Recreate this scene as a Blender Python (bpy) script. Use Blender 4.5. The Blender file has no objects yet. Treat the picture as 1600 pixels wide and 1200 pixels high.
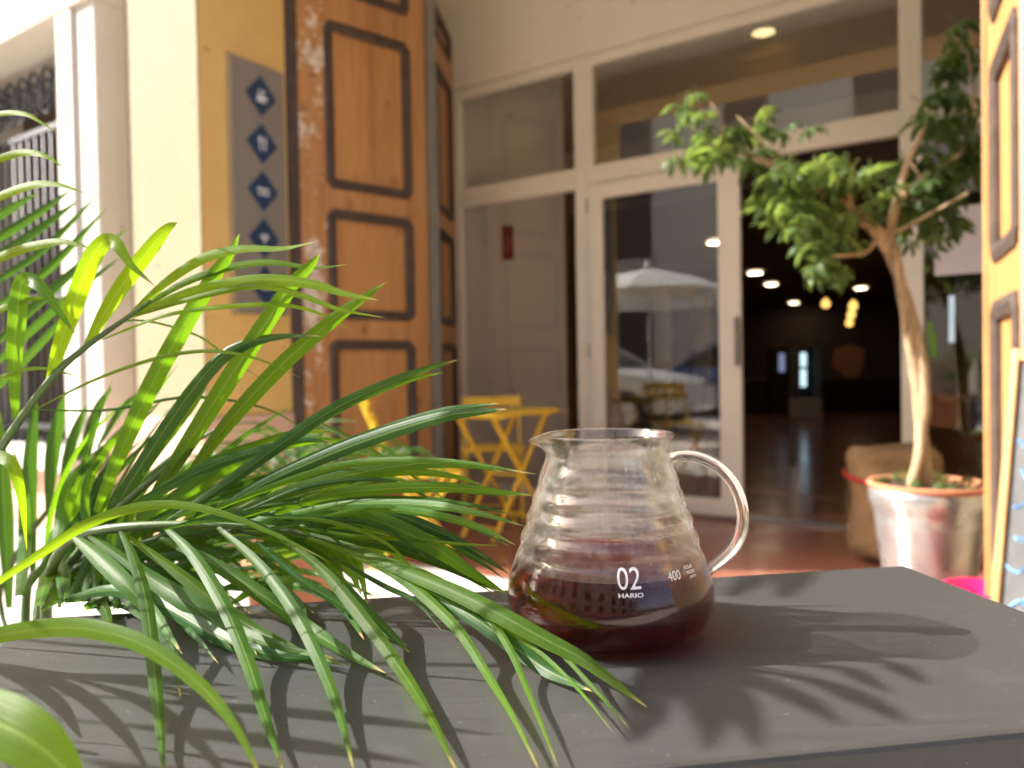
import bpy, bmesh, math, random
from mathutils import Vector, Matrix, Quaternion
random.seed(7)
R = math.radians
scene = bpy.context.scene
COL = scene.collection

# ------------------------------------------------------------------ camera
CAM_Z = 0.95
cam_d = bpy.data.cameras.new('camera')
cam_d.sensor_width = 36.0
cam_d.lens = 27.0
cam_d.clip_start = 0.01
cam_d.clip_end = 400
cam_d.dof.use_dof = True
cam_d.dof.focus_distance = 0.385
cam_d.dof.aperture_fstop = 8.2
cam_o = bpy.data.objects.new('camera', cam_d)
COL.objects.link(cam_o)
ROT = Matrix.Rotation(R(90 - 1.05), 4, 'X') @ Matrix.Rotation(R(-1.0), 4, 'Z')
cam_o.matrix_world = Matrix.Translation((0, 0, CAM_Z)) @ ROT
scene.camera = cam_o

# ------------------------------------------------------------------ light
TO_SUN = Vector((-1.0, 0.11, 0.71)).normalized()
world = bpy.data.worlds.new('World')
scene.world = world
world.use_nodes = True
wn = world.node_tree.nodes
wn.clear()
sky = wn.new('ShaderNodeTexSky')
sky.sky_type = 'NISHITA'
sky.sun_disc = False
sky.sun_elevation = R(35)
sky.sun_rotation = math.atan2(TO_SUN.x, TO_SUN.y)
sky.air_density = 0.8
sky.dust_density = 4.0
bg = wn.new('ShaderNodeBackground')
bg.inputs['Strength'].default_value = 0.125
wo = wn.new('ShaderNodeOutputWorld')
world.node_tree.links.new(sky.outputs[0], bg.inputs[0])
world.node_tree.links.new(bg.outputs[0], wo.inputs[0])
sun_d = bpy.data.lights.new('sun', 'SUN')
sun_d.energy = 4.0
sun_d.angle = R(0.53)
sun_d.color = (1.0, 0.95, 0.87)
sun_o = bpy.data.objects.new('sun', sun_d)
sun_o.rotation_mode = 'QUATERNION'
sun_o.rotation_quaternion = TO_SUN.to_track_quat('Z', 'Y')
sun_o.location = (-6, 1, 6)
COL.objects.link(sun_o)
scene.view_settings.view_transform = 'Standard'
scene.view_settings.look = 'None'
scene.view_settings.exposure = 1.80
scene.view_settings.gamma = 1.0
scene.render.engine = 'CYCLES'
scene.cycles.use_denoising = True
scene.cycles.max_bounces = 10
scene.cycles.glossy_bounces = 3
scene.cycles.use_adaptive_sampling = True
scene.cycles.adaptive_threshold = 0.04
scene.cycles.transparent_max_bounces = 16
scene.cycles.transmission_bounces = 9
scene.cycles.diffuse_bounces = 4
scene.cycles.sample_clamp_indirect = 6.0

# ------------------------------------------------------------------ coordinates
FPX = 1200.0
R3 = ROT.to_3x3()
def P(px, py, Y):
    """point of the place at depth Y (metres along +Y), on the sight line px,py of the 1600x1200 picture"""
    d = R3 @ Vector(((px - 800) / FPX, -(py - 600) / FPX, -1.0))
    return Vector((0, 0, CAM_Z)) + d * (Y / d.y)
NX, NY = 0.5547, 0.83205          # into the building
def F(s, n, z):                   # facade frame: s along the street, n into the house
    return Vector((s * NY + n * NX, -s * NX + n * NY, z))
NV = Vector((NX, NY, 0)); TV = Vector((NY, -NX, 0))

# ------------------------------------------------------------------ object helpers
def root_base(o):
    while o.parent: o = o.parent
    return o.location.copy()
def tag(o, label=None, cat=None, group=None, kind=None):
    if label: o['label'] = label
    if cat: o['category'] = cat
    if group: o['group'] = group
    if kind: o['kind'] = kind
    return o
def empty(name, loc, label=None, cat=None, group=None, kind=None, parent=None):
    o = bpy.data.objects.new(name, None)
    o.empty_display_size = 0.1
    COL.objects.link(o)
    if parent: o.parent = parent
    else: o.location = loc
    return tag(o, label, cat, group, kind)

class MB:
    def __init__(self): self.v = []; self.f = []; self.uv = []
    def add(self, vs, fs):
        b = len(self.v); self.v += [Vector(x) for x in vs]; self.f += [tuple(i + b for i in f) for f in fs]; return self
    def hexa(self, c):            # 8 corners: bottom 4 then top 4
        return self.add(c, [(3, 2, 1, 0), (4, 5, 6, 7), (0, 1, 5, 4), (1, 2, 6, 5), (2, 3, 7, 6), (3, 0, 4, 7)])
    def fbox(self, s0, s1, n0, n1, z0, z1):
        return self.hexa([F(s0, n0, z0), F(s1, n0, z0), F(s1, n1, z0), F(s0, n1, z0), F(s0, n0, z1), F(s1, n0, z1), F(s1, n1, z1), F(s0, n1, z1)])
    def obox(self, o, a, b, c):   # origin corner and three edge vectors
        o = Vector(o); a = Vector(a); b = Vector(b); c = Vector(c)
        return self.hexa([o, o + a, o + a + b, o + b, o + c, o + a + c, o + a + b + c, o + b + c])
    def bar(self, p, q, w, t, up=None):
        p = Vector(p); q = Vector(q); d = (q - p).normalized()
        up = Vector(up) if up is not None else (Vector((0, 0, 1)) if abs(d.z) < .95 else Vector((1, 0, 0)))
        a = d.cross(up).normalized(); b = a.cross(d).normalized()
        return self.obox(p - a * w / 2 - b * t / 2, a * w, b * t, q - p)
    def tube(self, pts, rad, seg=8, caps=True, flat=None):
        pts = [Vector(p) for p in pts]; n = len(pts)
        rad = rad if isinstance(rad, (list, tuple)) else [rad] * n
        b0 = len(self.v); a = None
        for i, p in enumerate(pts):
            d = (pts[min(i + 1, n - 1)] - pts[max(i - 1, 0)]).normalized()
            if a is None:
                a = d.orthogonal().normalized() if flat is None else (Vector(flat) - d * Vector(flat).dot(d)).normalized()
            else: a = (a - d * a.dot(d)).normalized()
            b = d.cross(a)
            r = rad[i]; rx, ry = (r if isinstance(r, (list, tuple)) else (r, r))
            for k in range(seg):
                t = 2 * math.pi * k / seg
                self.v.append(p + a * math.cos(t) * rx + b * math.sin(t) * ry)
        for i in range(n - 1):
            for k in range(seg):
                k2 = (k + 1) % seg
                self.f.append((b0 + i * seg + k, b0 + i * seg + k2, b0 + (i + 1) * seg + k2, b0 + (i + 1) * seg + k))
        if caps:
            self.f.append(tuple(b0 + k for k in range(seg))[::-1])
            self.f.append(tuple(b0 + (n - 1) * seg + k for k in range(seg)))
        return self
    def lathe(self, prof, c, seg=48, closed=False):
        c = Vector(c); b0 = len(self.v); n = len(prof)
        for r, z in prof:
            for k in range(seg):
                t = 2 * math.pi * k / seg
                self.v.append(c + Vector((r * math.cos(t), r * math.sin(t), z)))
        for i in range(n if closed else n - 1):
            j = (i + 1) % n
            for k in range(seg):
                k2 = (k + 1) % seg
                self.f.append((b0 + i * seg + k, b0 + i * seg + k2, b0 + j * seg + k2, b0 + j * seg + k))
        if not closed:
            self.f.append(tuple(b0 + k for k in range(seg))[::-1])
            self.f.append(tuple(b0 + (n - 1) * seg + k for k in range(seg)))
        return self
    def prism(self, poly, ext):   # list of points, extrusion vector
        n = len(poly); ext = Vector(ext); poly = [Vector(p) for p in poly]
        return self.add(poly + [p + ext for p in poly], [tuple(range(n))[::-1], tuple(range(n, 2 * n))] + [(i, (i + 1) % n, n + (i + 1) % n, n + i) for i in range(n)])
    def build(self, name, mat, parent=None, smooth=False, bevel=0.0, label=None, cat=None, group=None, kind=None, uv=None, subsurf=0):
        if parent is not None: base = root_base(parent)
        else:
            xs = [v.x for v in self.v]; ys = [v.y for v in self.v]
            base = Vector(((min(xs) + max(xs)) / 2, (min(ys) + max(ys)) / 2, min(v.z for v in self.v)))
        me = bpy.data.meshes.new(name)
        me.from_pydata([v - base for v in self.v], [], self.f)
        if not uv:
            bm = bmesh.new(); bm.from_mesh(me); bmesh.ops.recalc_face_normals(bm, faces=bm.faces); bm.to_mesh(me); bm.free()
        else:
            l = me.uv_layers.new(name='UVMap')
            for lp in me.loops: l.data[lp.index].uv = uv[lp.vertex_index]
        if smooth:
            me.polygons.foreach_set('use_smooth', [True] * len(me.polygons))
        me.materials.append(mat)
        o = bpy.data.objects.new(name, me)
        COL.objects.link(o)
        if parent is not None: o.parent = parent
        else: o.location = base
        if bevel:
            m = o.modifiers.new('bevel', 'BEVEL'); m.width = bevel; m.segments = 2; m.limit_method = 'ANGLE'
        if subsurf:
            m = o.modifiers.new('sub', 'SUBSURF'); m.levels = m.render_levels = subsurf
        return tag(o, label, cat, group, kind)

def catmull(pts, n):
    pts = [Vector(p) for p in pts]
    q = [pts[0] * 2 - pts[1]] + pts + [pts[-1] * 2 - pts[-2]]
    seg = len(pts) - 1; out = []
    for i in range(n + 1):
        t = i / n * seg; k = min(int(t), seg - 1); u = t - k
        a, b, c, d = q[k], q[k + 1], q[k + 2], q[k + 3]
        out.append(0.5 * ((2 * b) + (c - a) * u + (2 * a - 5 * b + 4 * c - d) * u * u + (3 * b - a - 3 * c + d) * u ** 3))
    return out

# ------------------------------------------------------------------ materials
class NT:
    def __init__(self, name):
        self.m = bpy.data.materials.new(name); self.m.use_nodes = True
        self.t = self.m.node_tree; self.t.nodes.clear()
        self.out = self.n('ShaderNodeOutputMaterial')
    def n(self, ty, **kw):
        x = self.t.nodes.new(ty)
        for k, v in kw.items(): setattr(x, k, v)
        return x
    def l(self, a, b): self.t.links.new(a, b)
    def coord(self, scale=(1, 1, 1), out='Object'):
        c = self.n('ShaderNodeTexCoord'); m = self.n('ShaderNodeMapping')
        m.inputs['Scale'].default_value = scale
        self.l(c.outputs[out], m.inputs[0]); return m.outputs[0]
    def noise(self, vec, scale, detail=4, rough=.55, dist=0.0):
        x = self.n('ShaderNodeTexNoise'); x.inputs['Scale'].default_value = scale; x.inputs['Detail'].default_value = detail
        x.inputs['Roughness'].default_value = rough; x.inputs['Distortion'].default_value = dist
        self.l(vec, x.inputs['Vector']); return x.outputs['Fac']
    def ramp(self, fac, stops):
        x = self.n('ShaderNodeValToRGB'); e = x.color_ramp.elements
        while len(e) < len(stops): e.new(.5)
        for i, (p, c) in enumerate(stops):
            e[i].position = p; e[i].color = (*c, 1) if len(c) == 3 else c
        self.l(fac, x.inputs[0]); return x.outputs[0]
    def mix(self, fac, a, b, mode='MIX'):
        x = self.n('ShaderNodeMix', data_type='RGBA', blend_type=mode)
        for s, v in ((x.inputs['Factor'], fac), (x.inputs[6], a), (x.inputs[7], b)):
            if isinstance(v, (int, float)): s.default_value = v if s.type == 'VALUE' else (v, v, v, 1)
            elif isinstance(v, tuple): s.default_value = (*v, 1)
            else: self.l(v, s)
        return x.outputs[2]
    def bump(self, h, strength=.2, dist=.01):
        x = self.n('ShaderNodeBump'); x.inputs['Strength'].default_value = strength; x.inputs['Distance'].default_value = dist
        self.l(h, x.inputs['Height']); return x.outputs[0]
    def prin(self, col=(.5, .5, .5), rough=.6, metal=0.0, spec=.5, normal=None, **kw):
        b = self.n('ShaderNodeBsdfPrincipled')
        if isinstance(col, tuple): b.inputs['Base Color'].default_value = (*col, 1)
        else: self.l(col, b.inputs['Base Color'])
        if isinstance(rough, (int, float)): b.inputs['Roughness'].default_value = rough
        else: self.l(rough, b.inputs['Roughness'])
        b.inputs['Metallic'].default_value = metal
        b.inputs['Specular IOR Level'].default_value = spec
        if normal is not None: self.l(normal, b.inputs['Normal'])
        for k, v in kw.items(): b.inputs[k].default_value = v
        return b.outputs[0]
    def schlick(self, r0, normal=None):
        lw = self.n('ShaderNodeLayerWeight'); lw.inputs['Blend'].default_value = .5
        if normal is not None: self.l(normal, lw.inputs['Normal'])
        p = self.n('ShaderNodeMath', operation='POWER'); p.inputs[1].default_value = 5.0; self.l(lw.outputs['Facing'], p.inputs[0])
        m = self.n('ShaderNodeMath', operation='MULTIPLY_ADD'); m.inputs[1].default_value = 1 - r0; m.inputs[2].default_value = r0
        self.l(p.outputs[0], m.inputs[0]); return m.outputs[0]
    def done(self, sh): self.l(sh, self.out.inputs['Surface']); return self.m

def plain(name, col, rough=.6, var=.12, scale=6, metal=0.0, bump=.05, spec=.5, bscale=60, **kw):
    t = NT(name); v = t.coord()
    f = t.noise(v, scale, 5)
    c = t.ramp(f, [(.3, tuple(x * (1 - var) for x in col)), (.7, tuple(min(1, x * (1 + var)) for x in col))])
    nb = t.noise(v, bscale, 4)
    return t.done(t.prin(c, rough, metal, spec, t.bump(nb, bump, .004), **kw))

def stained(name, col, stain, amt=.5, rough=.85, s1=1.3, s2=9, bump=.15):
    t = NT(name); v = t.coord()
    a = t.ramp(t.noise(v, s1, 6, .6), [(.42, (0, 0, 0)), (.7, (1, 1, 1))])
    b = t.ramp(t.noise(v, s2, 6, .7), [(.45, (0, 0, 0)), (.75, (1, 1, 1))])
    f = t.mix(.5, a, b)
    g = t.n('ShaderNodeMath', operation='MULTIPLY'); g.inputs[1].default_value = amt; t.l(f, g.inputs[0])
    c = t.mix(g.outputs[0], col, stain)
    # small chips and pock marks
    ch = t.ramp(t.noise(v, 14, 2, .4), [(.73, (0, 0, 0)), (.76, (1, 1, 1))])
    c = t.mix(ch, c, tuple(x * .75 for x in stain))
    h = t.noise(v, 35, 6, .65)
    return t.done(t.prin(c, rough, 0, .3, t.bump(h, bump, .006)))

def wood(name, c1, c2, c3, peel=None, rough=.42, peel_lo=.5):
    t = NT(name)
    v = t.coord((1, 1, 1)); vs = t.coord((26, 26, 1.4)); vw = t.coord((7, 7, .55))
    g = t.noise(vs, 3.0, 6, .6, .4)
    big = t.noise(vw, 1.6, 3, .5, .8)
    c = t.ramp(big, [(.3, c1), (.52, c2), (.72, c3)])
    c = t.mix(.62, c, t.ramp(g, [(.3, tuple(x * .62 for x in c2)), (.65, tuple(min(1, x * 1.18) for x in c2))]))
    vo = t.n('ShaderNodeTexVoronoi'); vo.inputs['Scale'].default_value = 4.2; t.l(t.coord((1.3, 1.3, .85)), vo.inputs['Vector'])
    kd = t.n('ShaderNodeMath', operation='MULTIPLY_ADD'); kd.inputs[1].default_value = .10; t.l(t.noise(v, 14, 3), kd.inputs[0]); t.l(vo.outputs['Distance'], kd.inputs[2])
    kh = t.ramp(kd.outputs[0], [(.08, (.75, .75, .75)), (.24, (0, 0, 0))]); c = t.mix(kh, c, tuple(x * .62 for x in c1))
    kn = t.ramp(kd.outputs[0], [(.07, (1, 1, 1)), (.11, (0, 0, 0))])
    c = t.mix(kn, c, tuple(x * .28 for x in c1))
    # long dark heartwood streaks
    hs = t.ramp(t.noise(t.coord((9, 9, .35)), 1.3, 4, .6, .6), [(.52, (0, 0, 0)), (.72, (.6, .6, .6))]); c = t.mix(hs, c, tuple(x * .75 for x in c1))
    r = rough
    if peel:
        m1 = t.noise(t.coord((1, 1, .45)), 6, 6, .7, .3)
        m2 = t.noise(v, 30, 5, .7)
        mm = t.mix(.35, m1, m2)
        pm = t.ramp(mm, [(peel_lo, (0, 0, 0)), (peel_lo + .03, (1, 1, 1))])
        pc = t.ramp(m2, [(.35, tuple(x * .6 for x in peel)), (.6, peel)])
        c = t.mix(pm, c, pc)
        h = t.mix(.5, g, pm)
        return t.done(t.prin(c, .7, 0, .3, t.bump(h, .5, .006)))
    return t.done(t.prin(c, r, 0, .45, t.bump(g, .15, .004)))

def emit(name, col, st):
    t = NT(name); e = t.n('ShaderNodeEmission'); e.inputs[0].default_value = (*col, 1); e.inputs[1].default_value = st
    return t.done(e.outputs[0])

def leafmat(name, col, trans, tfac=.45, rough=.36, vein=1.0):
    t = NT(name)
    uvn = t.n('ShaderNodeUVMap'); sp = t.n('ShaderNodeSeparateXYZ'); t.l(uvn.outputs[0], sp.inputs[0])
    cb = t.n('ShaderNodeCombineXYZ')
    mu = t.n('ShaderNodeMath', operation='MULTIPLY'); mu.inputs[1].default_value = 26.0 * vein; t.l(sp.outputs[0], mu.inputs[0])
    mv = t.n('ShaderNodeMath', operation='MULTIPLY'); mv.inputs[1].default_value = 1.2; t.l(sp.outputs[1], mv.inputs[0])
    oi = t.n('ShaderNodeObjectInfo')
    t.l(mu.outputs[0], cb.inputs[0]); t.l(mv.outputs[0], cb.inputs[1]); 
    mr = t.n('ShaderNodeMath', operation='MULTIPLY'); mr.inputs[1].default_value = 40; t.l(oi.outputs['Random'], mr.inputs[0]); t.l(mr.outputs[0], cb.inputs[2])
    st = t.noise(cb.outputs[0], 1.0, 3, .5)
    c = t.mix(st, tuple(x * .72 for x in col), tuple(x * 1.3 for x in col))
    # per leaf variation, paler midrib, dry tip
    hv = t.n('ShaderNodeHueSaturation'); t.l(c, hv.inputs['Color'])
    rv = t.n('ShaderNodeMapRange'); rv.inputs[3].default_value = .7; rv.inputs[4].default_value = 1.35; t.l(oi.outputs['Random'], rv.inputs[0]); t.l(rv.outputs[0], hv.inputs['Value'])
    d = t.n('ShaderNodeMath', operation='SUBTRACT'); d.inputs[1].default_value = .5; t.l(sp.outputs[0], d.inputs[0])
    ab = t.n('ShaderNodeMath', operation='ABSOLUTE'); t.l(d.outputs[0], ab.inputs[0])
    rib = t.ramp(ab.outputs[0], [(.0, (1, 1, 1)), (.05, (0, 0, 0))])
    blot = t.ramp(t.noise(t.coord((1, 1, 1)), 30, 4, .6), [(.5, (0, 0, 0)), (.8, (.55, .55, .55))])
    c1_ = t.mix(blot, hv.outputs[0], tuple(min(1, a * b) for a, b in zip(col, (2.6, 1.7, .9))))
    spk = t.ramp(t.noise(t.coord((1, 1, 1)), 240, 2, .5), [(.73, (0, 0, 0)), (.77, (.6, .6, .6))])
    c1_ = t.mix(spk, c1_, (.20, .16, .06))
    c2 = t.mix(t.mix(.5, (0, 0, 0), rib), c1_, (.34, .42, .12))
    vw = t.noise(t.coord((1, 1, 1)), 55, 2)
    tipn = t.n('ShaderNodeMath', operation='MULTIPLY_ADD'); tipn.inputs[1].default_value = .05; t.l(vw, tipn.inputs[0]); t.l(sp.outputs[1], tipn.inputs[2])
    tip = t.ramp(tipn.outputs[0], [(.955, (0, 0, 0)), (.99, (1, 1, 1))])
    c2 = t.mix(tip, c2, (.36, .26, .10))
    h = t.mix(.3, st, rib)
    nb = t.bump(h, .22, .0010)
    sh = t.prin(c2, rough, 0, .17, nb)
    tr = t.n('ShaderNodeBsdfTranslucent')
    tc = t.mix(.85, c2, t.mix(st, tuple(x * .8 for x in trans), tuple(min(1, x * 1.15) for x in trans)))
    t.l(tc, tr.inputs[0]); t.l(nb, tr.inputs[1])
    mx = t.n('ShaderNodeMixShader'); mx.inputs[0].default_value = tfac
    t.l(sh, mx.inputs[1]); t.l(tr.outputs[0], mx.inputs[2])
    return t.done(mx.outputs[0])

def paneglass(name, r0=.05, tint=(.96, .97, .96), rough=0.0):
    t = NT(name)
    fr = t.schlick(r0)
    tr = t.n('ShaderNodeBsdfTransparent'); tr.inputs[0].default_value = (*tint, 1)
    gl = t.n('ShaderNodeBsdfGlossy'); gl.inputs['Roughness'].default_value = rough
    mx = t.n('ShaderNodeMixShader'); t.l(fr, mx.inputs[0]); t.l(tr.outputs[0], mx.inputs[1]); t.l(gl.outputs[0], mx.inputs[2])
    return t.done(mx.outputs[0])

M = {}
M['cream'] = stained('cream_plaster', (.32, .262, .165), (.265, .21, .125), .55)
M['ochre'] = stained('ochre_plaster', (.70, .47, .16), (.58, .38, .14), .6)
M['stone'] = stained('pale_stone', (.62, .57, .50), (.50, .44, .37), .5)
M['greystone'] = stained('grey_plaster', (.40, .355, .30), (.31, .27, .22), .6)
M['dado'] = stained('peach_plaster', (.66, .44, .33), (.56, .37, .27), .5)
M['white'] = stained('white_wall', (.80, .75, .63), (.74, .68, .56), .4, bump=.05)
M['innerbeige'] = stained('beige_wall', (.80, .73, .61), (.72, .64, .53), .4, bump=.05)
M['aluminium'] = plain('cream_lacquer', (.80, .755, .645), .38, .04, 3, bump=.02)
M['pane'] = paneglass('window_glass', .12)
M['woodL'] = wood('varnished_pine', (.35, .165, .060), (.48, .245, .092), (.56, .33, .14))
M['woodP'] = wood('peeling_pine', (.36, .17, .07), (.48, .24, .09), (.56, .32, .14), peel=(.76, .68, .56), peel_lo=.52)
M['woodPanel'] = wood('pine_panel', (.39, .18, .062), (.51, .255, .090), (.59, .335, .13))
M['brown'] = plain('dark_brown_moulding', (.062, .044, .036), .6, .35, 14, bump=.4)
M['greystrip'] = plain('grey_metal_strip', (.22, .22, .20), .5, .1, metal=.3)
M['iron'] = plain('wrought_iron', (.028, .03, .038), .55, .2, metal=.2)
M['dark'] = plain('dark_interior', (.03, .022, .018), .8, .2)
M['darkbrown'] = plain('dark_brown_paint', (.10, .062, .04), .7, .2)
M['yellow'] = plain('yellow_lacquer', (.92, .62, .045), .42, .06, 10, bump=.04)
M['greensign'] = plain('sign_aluminium', (.24, .22, .19), .45, .03, metal=.1, bump=.01)
M['signblue'] = plain('sign_blue', (.012, .040, .10), .5, .04, bump=.0)
M['signwhite'] = plain('sign_white', (.72, .74, .76), .5, .02, bump=.0)
M['print'] = plain('white_print', (.85, .84, .84), .5, .02, bump=.0)
M['red'] = plain('red_paint', (.42, .025, .02), .45, .1, bump=.02)
M['magenta'] = plain('magenta_plastic', (.78, .012, .13), .4, .05, bump=.01)
M['black'] = plain('black_plastic', (.012, .012, .012), .45, .1)
M['terracotta'] = stained('terracotta', (.50, .20, .10), (.42, .19, .12), .6)
M['soil'] = plain('soil', (.05, .034, .022), .95, .5, 60, bump=.8, bscale=120)
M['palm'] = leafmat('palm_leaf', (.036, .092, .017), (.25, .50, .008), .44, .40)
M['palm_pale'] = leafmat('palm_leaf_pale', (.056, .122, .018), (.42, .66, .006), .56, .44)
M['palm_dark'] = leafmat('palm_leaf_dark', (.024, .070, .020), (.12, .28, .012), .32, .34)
M['stem'] = plain('palm_stem', (.07, .12, .03), .45, .3, 20)
M['treeleaf'] = leafmat('tree_leaf', (.055, .102, .042), (.36, .50, .08), .38, .36, .4)
M['bark'] = None
M['rubber'] = plain('tyre_rubber', (.02, .02, .02), .8, .2)
M['chrome'] = plain('silver_metal', (.6, .6, .6), .3, .05, metal=.9)
M['carwhite'] = plain('white_car_paint', (.78, .79, .80), .25, .02, bump=0)
M['carblue'] = plain('blue_car_paint', (.10, .16, .36), .25, .03, bump=0)
M['carglass'] = plain('car_glass', (.02, .025, .025), .05, .1, bump=0)
M['canvas'] = plain('white_canvas', (.74, .74, .74), .85, .05, 4, bump=.1)
M['paper'] = plain('paper', (.72, .66, .70), .8, .03, bump=.02)
M['wovens'] = plain('white_plastic', (.75, .74, .72), .45, .03)
M['lamp_warm'] = emit('lamp_warm', (1.0, .80, .52), 7.0)
M['lamp_cool'] = emit('lamp_cool', (.62, .85, 1.0), .42)
M['bulb'] = emit('filament_bulb', (1.0, .58, .15), .6)
M['lamp_dim'] = emit('lamp_dim', (1.0, .74, .48), .16)

def bark():
    t = NT('tree_bark'); v = t.coord((1, 1, .25))
    n = t.noise(v, 26, 6, .65, .5)
    c = t.ramp(n, [(.3, (.20, .13, .075)), (.5, (.40, .285, .17)), (.7, (.55, .43, .29))])
    return t.done(t.prin(c, .8, 0, .2, t.bump(n, .9, .02)))
M['bark'] = bark()

def burlap():
    t = NT('burlap'); v = t.coord()
    w1 = t.n('ShaderNodeTexWave'); w1.inputs['Scale'].default_value = 70; w1.bands_direction = 'Z'; w1.inputs['Distortion'].default_value = 2; t.l(v, w1.inputs[0])
    w2 = t.n('ShaderNodeTexWave'); w2.inputs['Scale'].default_value = 70; w2.bands_direction = 'DIAGONAL'; w2.inputs['Distortion'].default_value = 2; t.l(v, w2.inputs[0])
    h = t.mix(.5, w1.outputs[1], w2.outputs[1])
    n = t.noise(v, 9, 5)
    c = t.ramp(n, [(.3, (.26, .16, .08)), (.7, (.42, .28, .15))])
    c = t.mix(.4, c, h, 'MULTIPLY')
    return t.done(t.prin(c, .95, 0, .1, t.bump(h, .6, .004)))
M['burlap'] = burlap()

def silverpot():
    t = NT('silver_painted_pot'); v = t.coord()
    n = t.noise(v, 7, 5); r = t.ramp(n, [(.3, (.22, .22, .22)), (.7, (.42, .42, .42))])
    c = t.ramp(t.noise(v, 16, 5), [(.3, (.36, .365, .37)), (.7, (.48, .48, .475))])
    return t.done(t.prin(c, r, .7, .5, t.bump(t.noise(v, 12, 3), .15, .01)))
M['silverpot'] = silverpot()

def tabletop():
    t = NT('black_painted_wood'); v = t.coord()
    c0 = t.n('ShaderNodeTexCoord'); mp = t.n('ShaderNodeMapping'); mp.inputs['Rotation'].default_value = (0, 0, R(-8.6)); mp.inputs['Scale'].default_value = (9, 190, 40)
    t.l(c0.outputs['Object'], mp.inputs[0])
    st = t.noise(mp.outputs[0], 1.6, 6, .65, .3)
    big = t.noise(v, 8, 4, .6)
    c = t.ramp(st, [(.25, (.038, .039, .039)), (.55, (.046, .047, .047)), (.8, (.057, .058, .0575))])
    c = t.mix(t.ramp(big, [(.45, (0, 0, 0)), (.8, (.5, .5, .5))]), c, (.052, .053, .0525))
    sp = t.ramp(t.noise(v, 420, 2, .5), [(.71, (0, 0, 0)), (.75, (1, 1, 1))])         # dust specks
    c = t.mix(t.mix(.35, (0, 0, 0), sp), c, (.30, .30, .28))
    sc = t.ramp(t.noise(v, 17, 3, .45), [(.70, (0, 0, 0)), (.80, (1, 1, 1))])           # chalky scuffs
    c = t.mix(t.mix(.10, (0, 0, 0), sc), c, (.26, .27, .28))
    vs = t.n('ShaderNodeTexVoronoi'); vs.inputs['Scale'].default_value = 5.5; t.l(v, vs.inputs['Vector'])
    ring = t.ramp(vs.outputs['Distance'], [(.335, (0, 0, 0)), (.35, (.35, .35, .35)), (.358, (.35, .35, .35)), (.37, (0, 0, 0))])
    rm = t.mix(1.0, ring, t.ramp(t.noise(v, 13, 3), [(.5, (0, 0, 0)), (.62, (1, 1, 1))]), 'MULTIPLY')
    c = t.mix(t.mix(.35, (0, 0, 0), rm), c, (.11, .11, .105))
    mp2 = t.n('ShaderNodeMapping'); mp2.inputs['Rotation'].default_value = (0, 0, R(24)); mp2.inputs['Scale'].default_value = (5, 420, 40); t.l(c0.outputs['Object'], mp2.inputs[0])
    scr = t.ramp(t.noise(mp2.outputs[0], 1.0, 2, .5), [(.77, (0, 0, 0)), (.82, (.3, .3, .3))])
    c = t.mix(t.mix(.4, (0, 0, 0), scr), c, (.14, .14, .135))
    ro = t.ramp(st, [(.2, (.42, .42, .42)), (.8, (.52, .52, .52))])
    return t.done(t.prin(c, ro, 0, .28, t.bump(st, .14, .0005)))
M['tabletop'] = tabletop()

def tilefloor():
    t = NT('polished_red_floor'); v = t.coord()
    sp = t.noise(v, 130, 3, .6); n = t.noise(v, 2.2, 5)
    c = t.ramp(sp, [(.3, (.22, .075, .045)), (.5, (.29, .105, .065)), (.72, (.38, .18, .12))])
    c = t.mix(.3, c, t.ramp(n, [(.3, (.25, .09, .06)), (.7, (.38, .16, .11))]))
    r = t.ramp(n, [(.3, (.14, .14, .14)), (.7, (.26, .26, .26))])
    return t.done(t.prin(c, r, 0, .5))
M['tilefloor'] = tilefloor()

def paving():
    t = NT('pale_paving'); v = t.coord()
    b = t.n('ShaderNodeTexBrick'); b.inputs['Scale'].default_value = 1.0
    b.inputs['Brick Width'].default_value = .6; b.inputs['Row Height'].default_value = .4; b.inputs['Mortar Size'].default_value = .006
    b.inputs['Color1'].default_value = (.50, .46, .41, 1); b.inputs['Color2'].default_value = (.56, .52, .46, 1); b.inputs['Mortar'].default_value = (.25, .23, .2, 1)
    c0 = t.n('ShaderNodeTexCoord'); mp = t.n('ShaderNodeMapping'); mp.inputs['Rotation'].default_value = (0, 0, R(33.7)); t.l(c0.outputs['Object'], mp.inputs[0]); t.l(mp.outputs[0], b.inputs[0])
    n = t.noise(v, 5, 6)
    c = t.mix(.35, b.outputs[0], t.ramp(n, [(.3, (.36, .33, .29)), (.7, (.58, .54, .48))]))
    return t.done(t.prin(c, .8, 0, .4, t.bump(t.noise(v, 60, 5), .2, .003)))
M['paving'] = paving()
M['asphalt'] = plain('asphalt', (.055, .055, .058), .85, .25, 20, bump=.5, bscale=150)

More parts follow.
